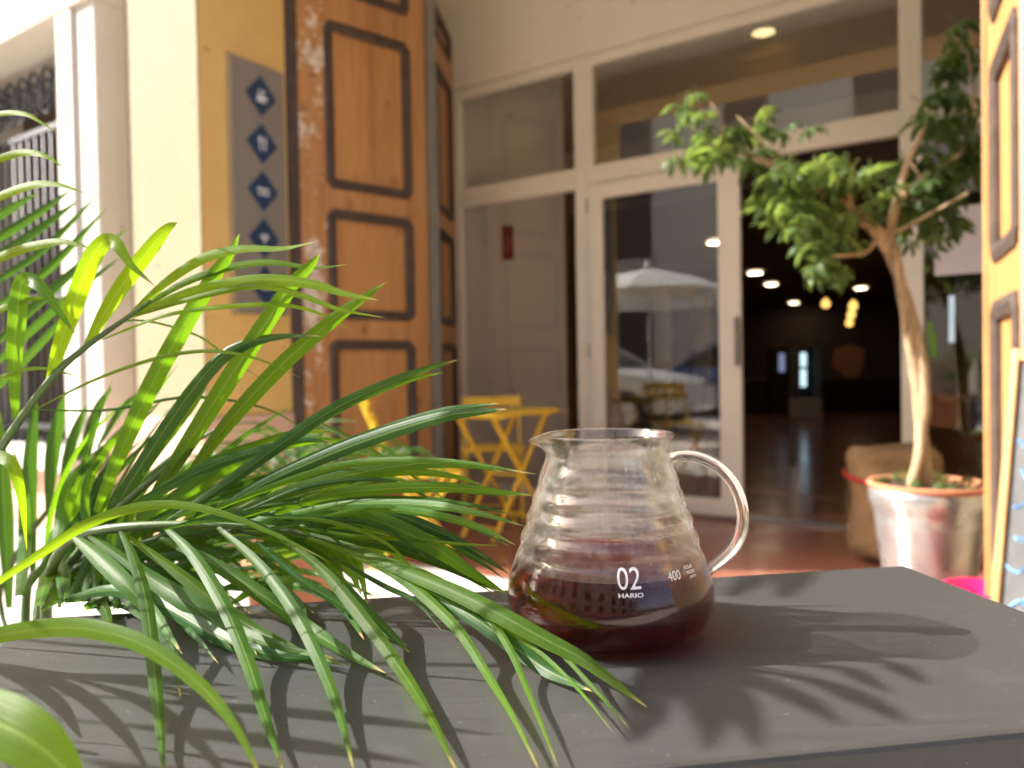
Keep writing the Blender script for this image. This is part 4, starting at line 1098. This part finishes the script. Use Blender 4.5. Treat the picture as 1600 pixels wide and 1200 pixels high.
# frond C: the low arching one in front, over the stand
fc = frond([(72, 965, .56), (78, 900, .52), (98, 855, .48), (135, 834, .46), (190, 824, .45), (260, 820, .445), (340, 820, .44), (430, 826, .435), (520, 845, .43), (600, 872, .42), (690, 915, .40)], .0042, .0011)
up = [
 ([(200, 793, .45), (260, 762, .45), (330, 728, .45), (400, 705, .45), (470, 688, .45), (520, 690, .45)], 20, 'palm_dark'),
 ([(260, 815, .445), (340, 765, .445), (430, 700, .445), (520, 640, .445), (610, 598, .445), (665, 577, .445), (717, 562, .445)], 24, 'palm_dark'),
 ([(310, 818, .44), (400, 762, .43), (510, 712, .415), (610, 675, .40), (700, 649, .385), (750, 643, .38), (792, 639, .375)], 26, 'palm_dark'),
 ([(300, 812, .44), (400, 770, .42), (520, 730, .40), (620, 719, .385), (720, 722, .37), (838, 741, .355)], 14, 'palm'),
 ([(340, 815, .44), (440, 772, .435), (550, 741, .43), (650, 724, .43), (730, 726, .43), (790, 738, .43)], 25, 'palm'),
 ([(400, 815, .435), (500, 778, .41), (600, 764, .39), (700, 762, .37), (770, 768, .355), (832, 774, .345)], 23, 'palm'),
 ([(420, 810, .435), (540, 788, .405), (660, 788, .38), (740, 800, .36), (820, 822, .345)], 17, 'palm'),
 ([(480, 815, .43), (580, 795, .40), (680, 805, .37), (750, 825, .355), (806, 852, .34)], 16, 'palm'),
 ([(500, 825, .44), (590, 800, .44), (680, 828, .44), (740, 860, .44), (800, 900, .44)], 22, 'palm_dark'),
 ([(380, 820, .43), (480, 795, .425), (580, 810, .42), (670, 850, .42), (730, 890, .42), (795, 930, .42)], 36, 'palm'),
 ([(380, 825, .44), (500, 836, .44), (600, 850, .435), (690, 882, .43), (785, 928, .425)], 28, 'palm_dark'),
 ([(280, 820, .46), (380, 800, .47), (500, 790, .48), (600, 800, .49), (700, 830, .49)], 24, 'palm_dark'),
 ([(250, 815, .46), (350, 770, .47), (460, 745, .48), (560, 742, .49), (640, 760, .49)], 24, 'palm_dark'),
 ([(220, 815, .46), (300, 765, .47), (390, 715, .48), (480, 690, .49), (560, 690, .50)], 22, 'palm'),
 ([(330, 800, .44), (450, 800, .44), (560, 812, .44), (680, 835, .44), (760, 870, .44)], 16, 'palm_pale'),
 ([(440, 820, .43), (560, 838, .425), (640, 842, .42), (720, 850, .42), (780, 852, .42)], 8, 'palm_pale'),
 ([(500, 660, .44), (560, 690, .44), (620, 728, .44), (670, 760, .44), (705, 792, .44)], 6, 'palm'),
]
for i in range(12):      # thin wisps among them
    x = random.uniform(240, 520); y = random.uniform(790, 830); a = R(random.uniform(-12, 42)); l = random.uniform(200, 330); d = random.uniform(.40, .45)
    up.append(([(x, y, d), (x + .35 * l * math.cos(a), y - .35 * l * math.sin(a), d), (x + .7 * l * math.cos(a - .15), y - .7 * l * math.sin(a - .15), d), (min(830, x + l * math.cos(a - .35)), y - l * math.sin(a - .35), d)], random.uniform(6, 13), random.choice(['palm', 'palm_pale', 'palm_dark'])))
for pts, w, mt in list(up[:15]):
    dx = random.uniform(-45, 10); dy = random.uniform(-22, 30)
    up.append(([(a + dx * (.3 + .7 * k / len(pts)), b + dy * k / len(pts), d + .018) for k, (a, b, d) in enumerate(pts)], w * random.uniform(.45, .75), random.choice(['palm_dark', 'palm_dark', 'palm'])))
for pts, w, mt in up: leaflet(fc, pts, w, (random.uniform(-30, 25), random.uniform(-30, 25)), mt)
down = [
 ([(115, 838, .455), (150, 868, .44), (195, 912, .42), (240, 960, .405), (285, 1022, .39)], 33, 'palm'),
 ([(140, 836, .455), (230, 900, .43), (295, 942, .41), (360, 985, .395), (440, 1014, .385), (530, 1030, .38)], 36, 'palm'),
 ([(105, 935, .46), (180, 922, .44), (260, 948, .415), (350, 1000, .39), (440, 1026, .38), (520, 1030, .38)], 30, 'palm_dark'),
 ([(200, 838, .45), (270, 888, .43), (330, 935, .415), (400, 985, .40), (470, 1020, .385), (540, 1040, .38)], 26, 'palm_pale'),
 ([(250, 840, .45), (330, 878, .43), (420, 937, .41), (485, 983, .40), (545, 1022, .39), (603, 1052, .38)], 28, 'palm'),
 ([(187, 826, .45), (207, 868, .42), (226, 930, .385), (236, 1000, .35), (244, 1080, .315), (251, 1150, .29), (257, 1225, .265)], 26, 'palm'),
 ([(255, 822, .445), (302, 868, .415), (350, 945, .38), (386, 1030, .345), (415, 1120, .31), (444, 1210, .28)], 28, 'palm'),
 ([(335, 820, .44), (400, 878, .41), (456, 950, .375), (500, 1035, .34), (530, 1115, .315), (553, 1205, .285)], 25, 'palm'),
 ([(420, 826, .435), (500, 888, .41), (562, 960, .38), (622, 1040, .345), (672, 1120, .315), (716, 1210, .285)], 26, 'palm_pale'),
 ([(480, 840, .43), (560, 868, .42), (621, 899, .405), (674, 942, .385), (720, 990, .36), (756, 1046, .34), (800, 1118, .31), (843, 1205, .285)], 21, 'palm_pale'),
 ([(560, 862, .425), (640, 885, .41), (711, 921, .39), (762, 964, .37), (795, 1012, .35), (820, 1068, .33), (845, 1130, .305), (872, 1200, .285)], 15, 'palm_pale'),
 ([(540, 850, .43), (620, 888, .405), (707, 923, .38), (785, 962, .358), (850, 998, .345), (908, 1028, .335), (962, 1068, .322), (1011, 1105, .311)], 33, 'palm_pale'),
 ([(600, 880, .42), (680, 930, .395), (740, 965, .375), (800, 1008, .358), (850, 1045, .345), (890, 1064, .338), (925, 1080, .332)], 30, 'palm_dark'),
 ([(640, 900, .41), (740, 950, .38), (830, 1010, .352), (895, 1068, .33), (959, 1145, .303)], 10, 'palm_pale'),
 ([(690, 915, .40), (790, 955, .37), (860, 1005, .348), (930, 1078, .322), (982, 1137, .305)], 10, 'palm_pale'),
 ([(450, 850, .43), (520, 900, .415), (570, 950, .40), (620, 1000, .39), (640, 1020, .385)], 18, 'palm'),
 ([(400, 845, .435), (470, 905, .42), (540, 950, .41), (590, 985, .40), (640, 1010, .395)], 14, 'palm_dark'),
 ([(520, 870, .43), (600, 915, .42), (650, 940, .41), (690, 985, .40)], 10, 'palm_dark'),
]
for pts, w, mt in down: leaflet(fc, pts, w, (random.uniform(-15, 25), random.uniform(-20, 20)), mt, fold=.28)
# blades close to the lens
ff = frond([(-260, 1050, .33), (-200, 960, .30), (-120, 970, .29)], .004, .001)
leaflet(ff, [(-120, 1040, .30), (-30, 1000, .295), (60, 983, .285), (140, 983, .275), (225, 1008, .265), (310, 1068, .255), (370, 1140, .245), (415, 1230, .235)], 36, (-12, -5), 'palm_pale', .2, .3)
leaflet(ff, [(-160, 1090, .23), (-60, 1110, .22), (20, 1140, .21), (85, 1185, .205), (140, 1250, .20)], 105, (-10, 0), 'palm_pale', .15, .4)
leaflet(ff, [(-60, 960, .40), (0, 908, .39), (60, 868, .38), (120, 828, .375), (185, 800, .37), (260, 788, .365), (340, 800, .36), (430, 835, .355), (510, 875, .35)], 19, (-30, 20), 'palm_pale', .2)
leaflet(ff, [(-30, 705, .42), (0, 712, .415), (20, 728, .41), (34, 775, .405), (42, 860, .40)], 24, (10, 30), 'palm_pale', .2)
# farther, softer blades
fg_ = frond([(-120, 700, .80), (-110, 560, .80), (-60, 480, .80), (0, 430, .80)], .004, .001)
for pts in ([(-50, 400, .80), (40, 345, .80), (112, 296, .80)], [(-50, 430, .80), (50, 365, .80), (124, 312, .80)], [(-50, 465, .80), (60, 395, .80), (155, 302, .80)],
            [(-40, 505, .80), (70, 425, .80), (168, 324, .80)], [(-20, 550, .80), (90, 445, .80), (207, 352, .80)], [(-30, 590, .81), (90, 480, .81), (190, 400, .81)], [(-40, 640, .82), (60, 540, .82), (150, 440, .82)],
            [(-40, 360, .82), (10, 330, .82), (60, 300, .82)]):
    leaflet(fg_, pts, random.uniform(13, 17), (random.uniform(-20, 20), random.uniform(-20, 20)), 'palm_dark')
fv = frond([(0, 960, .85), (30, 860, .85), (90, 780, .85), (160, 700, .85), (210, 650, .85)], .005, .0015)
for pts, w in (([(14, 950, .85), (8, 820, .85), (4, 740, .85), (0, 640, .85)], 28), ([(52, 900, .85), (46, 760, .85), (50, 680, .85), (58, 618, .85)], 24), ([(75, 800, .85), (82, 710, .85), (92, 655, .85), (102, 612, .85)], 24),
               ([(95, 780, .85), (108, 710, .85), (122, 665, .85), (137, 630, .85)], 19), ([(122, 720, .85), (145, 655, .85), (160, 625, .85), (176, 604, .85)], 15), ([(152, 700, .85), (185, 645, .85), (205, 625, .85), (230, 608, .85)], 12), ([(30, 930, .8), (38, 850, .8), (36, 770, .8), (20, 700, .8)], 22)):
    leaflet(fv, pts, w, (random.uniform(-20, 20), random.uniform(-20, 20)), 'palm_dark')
# fill: shaded blades deep in the crown
fx = frond([(60, 950, .58), (140, 880, .56), (260, 840, .54), (400, 830, .52), (520, 840, .51)], .0045, .0012)
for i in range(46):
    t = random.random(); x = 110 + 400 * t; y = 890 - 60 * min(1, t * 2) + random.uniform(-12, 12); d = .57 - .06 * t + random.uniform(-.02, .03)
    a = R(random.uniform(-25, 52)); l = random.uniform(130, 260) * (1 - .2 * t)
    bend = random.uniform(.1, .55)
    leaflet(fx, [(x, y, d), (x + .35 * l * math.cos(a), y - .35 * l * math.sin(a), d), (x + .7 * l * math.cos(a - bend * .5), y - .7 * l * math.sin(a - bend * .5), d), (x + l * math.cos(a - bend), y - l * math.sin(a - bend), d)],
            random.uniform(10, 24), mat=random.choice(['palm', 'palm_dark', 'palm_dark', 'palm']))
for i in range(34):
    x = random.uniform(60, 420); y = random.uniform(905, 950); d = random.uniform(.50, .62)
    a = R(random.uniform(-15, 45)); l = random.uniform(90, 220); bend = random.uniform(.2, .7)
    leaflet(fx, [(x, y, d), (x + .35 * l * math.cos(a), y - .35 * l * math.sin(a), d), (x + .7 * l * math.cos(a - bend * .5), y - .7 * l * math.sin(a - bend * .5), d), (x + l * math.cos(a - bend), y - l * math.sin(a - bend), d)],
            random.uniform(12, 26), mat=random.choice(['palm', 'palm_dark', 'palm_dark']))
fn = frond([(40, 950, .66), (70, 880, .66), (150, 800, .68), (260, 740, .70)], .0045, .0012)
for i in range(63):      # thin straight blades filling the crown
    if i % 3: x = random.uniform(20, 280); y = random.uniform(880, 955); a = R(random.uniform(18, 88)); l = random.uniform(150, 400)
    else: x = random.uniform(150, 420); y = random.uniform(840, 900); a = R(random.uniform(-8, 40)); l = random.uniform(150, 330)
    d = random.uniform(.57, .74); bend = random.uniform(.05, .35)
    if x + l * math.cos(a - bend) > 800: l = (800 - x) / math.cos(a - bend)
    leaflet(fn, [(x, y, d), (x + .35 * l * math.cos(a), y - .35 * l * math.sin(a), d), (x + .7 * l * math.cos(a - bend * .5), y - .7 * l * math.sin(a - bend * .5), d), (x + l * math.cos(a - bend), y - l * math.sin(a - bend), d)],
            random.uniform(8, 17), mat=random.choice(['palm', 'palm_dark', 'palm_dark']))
# a frond standing beside the view: its blades stripe the others with shade
q = [CR + Vector((-.08, -.02, 0)), Vector((-.55, .53, .85)), Vector((-.60, .50, 1.0)), Vector((-.607, .495, 1.15)), Vector((-.60, .495, 1.28))]
fst = MB().tube(catmull(q, 24), [.004 - .003 * i / 24 for i in range(25)], 6).build('frond', M['stem'], palm, smooth=True)
for i in range(19):
    z = 1.00 + i * .0195 + random.uniform(-.003, .003); b = Vector((-.605, .497 if i < 13 else .545, z))
    for sg_ in (1,):
        l = random.uniform(.13, .19)
        m, uv = ribbon([b, b + Vector((.01, sg_ * l * .5, .018 + random.uniform(-.004, .004))), b + Vector((.02, sg_ * l, .006))], random.uniform(.015, .019), random.uniform(-12, 12), None, .15, 10, world_pts=True)
        m.build('leaflet', M['palm'], fst, smooth=True, uv=uv)
fsh = MB().tube(catmull([CR + Vector((-.1, -.05, 0)), Vector((-.55, .46, .86)), Vector((-.60, .40, .98)), Vector((-.62, .33, 1.04))], 16), .003, 6).build('frond', M['stem'], palm, smooth=True)
for a, b in (((-.56, .385, .99), (-.2535, .319, .985)), ((-.58, .365, 1.02), (-.30, .300, 1.0)), ((-.56, .40, .97), (-.33, .365, .955)), ((-.60, .35, 1.04), (-.36, .27, 1.02))):
    a = Vector(a); b = Vector(b); m, uv = ribbon([a, a.lerp(b, .5) + Vector((0, 0, .02)), b], .021, 20, None, .2, 14, world_pts=True)
    m.build('leaflet', M['palm'], fsh, smooth=True, uv=uv)
# a frond hanging over from the side, its blades shading the front of the stand
def over(px, py, h):
    k = .14 * FPX / (py - (578 - .0175 * (px - 800)))
    return Vector(((px - 800) / FPX * k - h / .71, k + .11 * h / .71, TZ + h))
fan = [[(1040, 1042), (1056, 1052), (1103, 1122), (1098, 1183)], [(1060, 1040), (1094, 1052), (1150, 1104), (1183, 1183)], [(1080, 1035), (1127, 1052), (1239, 1094), (1314, 1141)], [(1100, 1035), (1150, 1047), (1272, 1071), (1366, 1108), (1412, 1137)],
       [(1150, 1033), (1248, 1043), (1319, 1052), (1394, 1090)], [(1200, 1028), (1319, 1033), (1389, 1043), (1450, 1076)], [(1010, 1044), (1010, 1080), (1000, 1130), (975, 1170)]]
bs = [over(*q_[0], .34) for q_ in fan]
fo_ = MB().tube(catmull([CR + Vector((-.1, -.06, 0)), Vector((-.56, .46, .95)), Vector((-.53, .42, 1.10))] + [bs[6], bs[2], bs[5]], 24), .0022, 6).build('frond', M['stem'], palm, smooth=True)
for q_ in fan:
    m, uv = ribbon([over(a, b, .34) for a, b in q_], .0125, 0, None, .15, 16, world_pts=True)
    m.build('leaflet', M['palm'], fo_, smooth=True, uv=uv)
# blades leaning in from the side, whose shadows cross the stand
fs_ = frond([(-420, 950, .42), (-420, 780, .40), (-330, 690, .37), (-220, 650, .35)], .004, .001)
for k, (x, y, d, x2, y2, d2) in enumerate(((-420, 800, .41, -60, 1010, .30), (-400, 760, .40, -90, 960, .275), (-360, 720, .38, -110, 880, .26), (-330, 700, .37, -60, 830, .30), (-300, 690, .365, -140, 790, .34), (-420, 850, .42, -150, 1080, .27))):
    leaflet(fs_, [(x, y, d), (x * .7 + x2 * .3, y * .7 + y2 * .3 - 60, d * .7 + d2 * .3), (x * .35 + x2 * .65, y * .35 + y2 * .65 - 50, d * .35 + d2 * .65), (x2, y2, d2)], 26)

# ------------------------------------------------------------------ second palm further back
Q = P(455, 850, 1.95); QB = Vector((Q.x, 1.95, 0))
palm2 = empty('potted_palm', QB, 'small fine leaved palm in a terracotta pot behind the black stand', 'palm')
zt = Q.z
MB().lathe([(.075, 0), (.08, .01), (.11, zt - .08), (.12, zt - .075), (.12, zt), (.108, zt), (.10, zt - .05), (.0, zt - .05)], QB, 36).build('pot', M['terracotta'], palm2, smooth=True)
MB().lathe([(.10, zt - .045), (.05, zt - .03), (.01, zt - .03)], QB, 20).build('soil', M['soil'], palm2)
for i in range(10):
    az = 2 * math.pi * i / 10 + random.uniform(-.2, .2); L = random.uniform(.30, .46); el = R(random.uniform(38, 74))
    c0 = QB + Vector((random.uniform(-.05, .05), random.uniform(-.05, .05), zt - .03))
    hd_ = Vector((math.cos(az), math.sin(az), 0))
    pts = [c0, c0 + hd_ * (L * .35 * math.cos(el)) + Vector((0, 0, L * .4 * math.sin(el))), c0 + hd_ * (L * .75 * math.cos(el)) + Vector((0, 0, L * .72 * math.sin(el))), c0 + hd_ * (L * 1.15 * math.cos(el)) + Vector((0, 0, L * .74 * math.sin(el)))]
    cc = catmull(pts, 20)
    fo = MB().tube(cc, [.004 * (1 - .75 * k / 20) for k in range(21)], 5).build('frond', M['stem'], palm2, smooth=True)
    for k in range(5, 20, 2):
        for sgn in (-1, 1):
            p = cc[k]; tg = (cc[k + 1] - cc[k - 1]).normalized(); sdv = tg.cross(Vector((0, 0, 1))).normalized() * sgn
            l = .15 * math.sin(math.pi * (k - 2) / 20) + .05
            m, uv = ribbon([p, p + (tg * .5 + sdv * .7) * l * .5 + Vector((0, 0, .02)), p + (tg * .65 + sdv * .8) * l + Vector((0, 0, -.04))], .008, random.uniform(-40, 40), None, .2, 8, world_pts=True)
            m.build('leaflet', M['palm_dark'], fo, smooth=True, uv=uv)

# ------------------------------------------------------------------ street behind the camera (seen mirrored in the glass)
ob = empty('opposite_building', F(-4, -12, 0), 'beige house across the street mirrored in the shop glass', 'building')
MB().fbox(-26, 18, -12.6, -12.0, 0, 10).build('wall', stained('pale_house_plaster', (.72, .66, .56), (.6, .54, .45), .5), ob)
MB().fbox(-26, 18, -12.0, -11.9, 0, 1.0).build('plinth', M['dado'], ob)
for i in range(12):
    s = -24 + i * 3.4
    for z0, z1 in ((1.0, 2.9), (4.2, 6.2), (7.2, 9.0)):
        w_ = MB().fbox(s, s + 1.2, -11.99, -11.93, z0, z1).build('window', M['brown'] if (i + int(z0)) % 2 else M['darkbrown'], ob)
        MB().fbox(s - .15, s + 1.35, -11.99, -11.88, z1, z1 + .18).build('window_head', M['stone'], w_)
        MB().fbox(s - .15, s + 1.35, -11.99, -11.85, z0 - .12, z0).build('sill', M['stone'], w_)
MB().fbox(-26, 18, -12.0, -11.6, 3.4, 3.65).build('string_course', M['stone'], ob)
# parasol
def mirror(px, py, D):
    d = (R3 @ Vector(((px - 800) / FPX, -(py - 600) / FPX, -1.0))).normalized()
    k = (GN - 0) / (d.x * NX + d.y * NY); hit = Vector((0, 0, CAM_Z)) + d * k
    dn = d.x * NX + d.y * NY; r_ = Vector((d.x - 2 * dn * NX, d.y - 2 * dn * NY, d.z)); return hit + r_ * (D - k)
pp = mirror(1020, 573, 11.0); pp.z = 0
um = empty('parasol', pp, 'white street parasol on a grey pole mirrored in the sliding door', 'parasol')
MB().tube([pp, pp + Vector((0, 0, 2.35))], .022, 10).build('pole', M['chrome'], um, smooth=True)
MB().lathe([(.28, 0), (.28, .06), (.05, .09), (.05, .3)], pp, 20).build('base', M['black'], um)
m = MB(); n8 = 8; rim = [pp + Vector((1.15 * math.cos(2 * math.pi * k / n8), 1.15 * math.sin(2 * math.pi * k / n8), 1.98)) for k in range(n8)]; ap = pp + Vector((0, 0, 2.33))
mids = [(r_ + ap) / 2 + Vector((0, 0, .05)) for r_ in rim]
m.add(rim + mids + [ap], [(k, (k + 1) % 8, 8 + (k + 1) % 8, 8 + k) for k in range(8)] + [(8 + k, 8 + (k + 1) % 8, 16) for k in range(8)])
cn = m.build('canopy', M['canvas'], um)
sm = cn.modifiers.new('solid', 'SOLIDIFY'); sm.thickness = .004
for k in range(8):
    a, b = rim[k], rim[(k + 1) % 8]
    MB().obox(a - Vector((0, 0, .16)), b - a, Vector((.004, .003, 0)), Vector((0, 0, .158))).build('valance', M['canvas'], um)
    MB().tube([pp + Vector((0, 0, 1.75)), mids[k] - Vector((0, 0, .02))], .008, 5).build('rib', M['chrome'], um)
MB().lathe([(.05, 0), (.06, .03), (.03, .09), (.005, .11)], ap, 12).build('finial', M['chrome'], um)

def car(loc, ang, mat, label, scale=1.0):
    rt = Matrix.Rotation(ang, 3, 'Z'); loc = Vector(loc)
    T = lambda x, y, z: loc + rt @ Vector((x * scale, y * scale, z * scale))
    e = empty('parked_car', loc, label, 'car', 'cars parked in the street')
    lower = [(-2.0, .30), (2.0, .30), (2.08, .45), (2.05, .66), (1.85, .80), (.95, .95), (-1.6, 1.0), (-2.02, .92), (-2.08, .5)]
    m = MB(); W = .86
    secs = [(-W, .97), (-W * .9, 1.0), (0, 1.015), (W * .9, 1.0), (W, .97)]
    ring = []
    for y, k in secs: ring.append([T(x * (k if abs(y) < W else .985), y, .62 + (z - .62) * k) for x, z in lower])
    n = len(lower); vs = [p for r_ in ring for p in r_]; fs = []
    for i in range(len(ring) - 1): fs += [(i * n + j, i * n + (j + 1) % n, (i + 1) * n + (j + 1) % n, (i + 1) * n + j) for j in range(n)]
    fs += [tuple(range(n))[::-1], tuple((len(ring) - 1) * n + j for j in range(n))]
    m.add(vs, fs); m.build('body', M[mat], e, bevel=.04, smooth=True)
    lo = [(.98, .94), (-1.65, .98)]; hi = [(.20, 1.40), (-.5, 1.46), (-1.3, 1.38)]
    def house(W0, W1, grow, name, mt, lift=0):
        pf = [(.98 + grow, .94), (.22 + grow, 1.40 + lift), (-.5, 1.46 + lift), (-1.28 - grow, 1.39 + lift), (-1.72 - grow, .97)]
        m = MB(); a = [T(x, -(W0 if z < 1.2 else W1), z) for x, z in pf]; b = [T(x, (W0 if z < 1.2 else W1), z) for x, z in pf]
        k = len(pf); m.add(a + b, [tuple(range(k)), tuple(range(k, 2 * k))[::-1]] + [(i, (i + 1) % k, k + (i + 1) % k, k + i) for i in range(k)]); return m.build(name, M[mt], e, bevel=.03)
    house(.80, .66, -.03, 'window_glass', 'carglass', -.02)
    MB().hexa([T(.22, -.62, 1.40), T(.22, .62, 1.40), T(-1.28, .62, 1.39), T(-1.28, -.62, 1.39), T(.12, -.58, 1.47), T(.12, .58, 1.47), T(-1.2, .58, 1.47), T(-1.2, -.58, 1.47)]).build('roof', M[mat], e, bevel=.03)
    for y in (-1, 1):
        for (x0, z0, x1, z1) in ((1.0, .94, .2, 1.42), (-.35, .97, -.40, 1.43), (-1.70, .97, -1.26, 1.41)):
            MB().bar(T(x0, y * .80, z0), T(x1, y * .65, z1), .07, .05).build('pillar', M[mat], e)
        MB().hexa([T(1.86, y * .55 - .16, .62), T(1.86, y * .55 + .16, .62), T(2.03, y * .55 + .16, .62), T(2.03, y * .55 - .16, .62), T(1.80, y * .55 - .16, .78), T(1.80, y * .55 + .16, .78), T(2.0, y * .55 + .14, .74), T(2.0, y * .55 - .14, .74)]).build('headlight', M['chrome'], e, bevel=.02)
        for x in (1.28, -1.28):
            c0 = T(x, y * .70, .32); ax = T(x, y * .88, .32)
            wh = MB().tube([c0, ax], .32, 20).build('wheel', M['rubber'], e)
            MB().tube([ax, T(x, y * .885, .32)], .20, 16).build('rim', M['chrome'], wh)
ang_t = math.atan2(TV.y, TV.x)
c1 = mirror(905, 640, 12.6); c1.z = -.02
car(c1, ang_t, 'carwhite', 'white parked car mirrored in the sliding door')
c2 = mirror(1150, 600, 16.5); c2.z = -.02
car(c2, ang_t + math.pi, 'carblue', 'blue parked car mirrored beyond the white one')
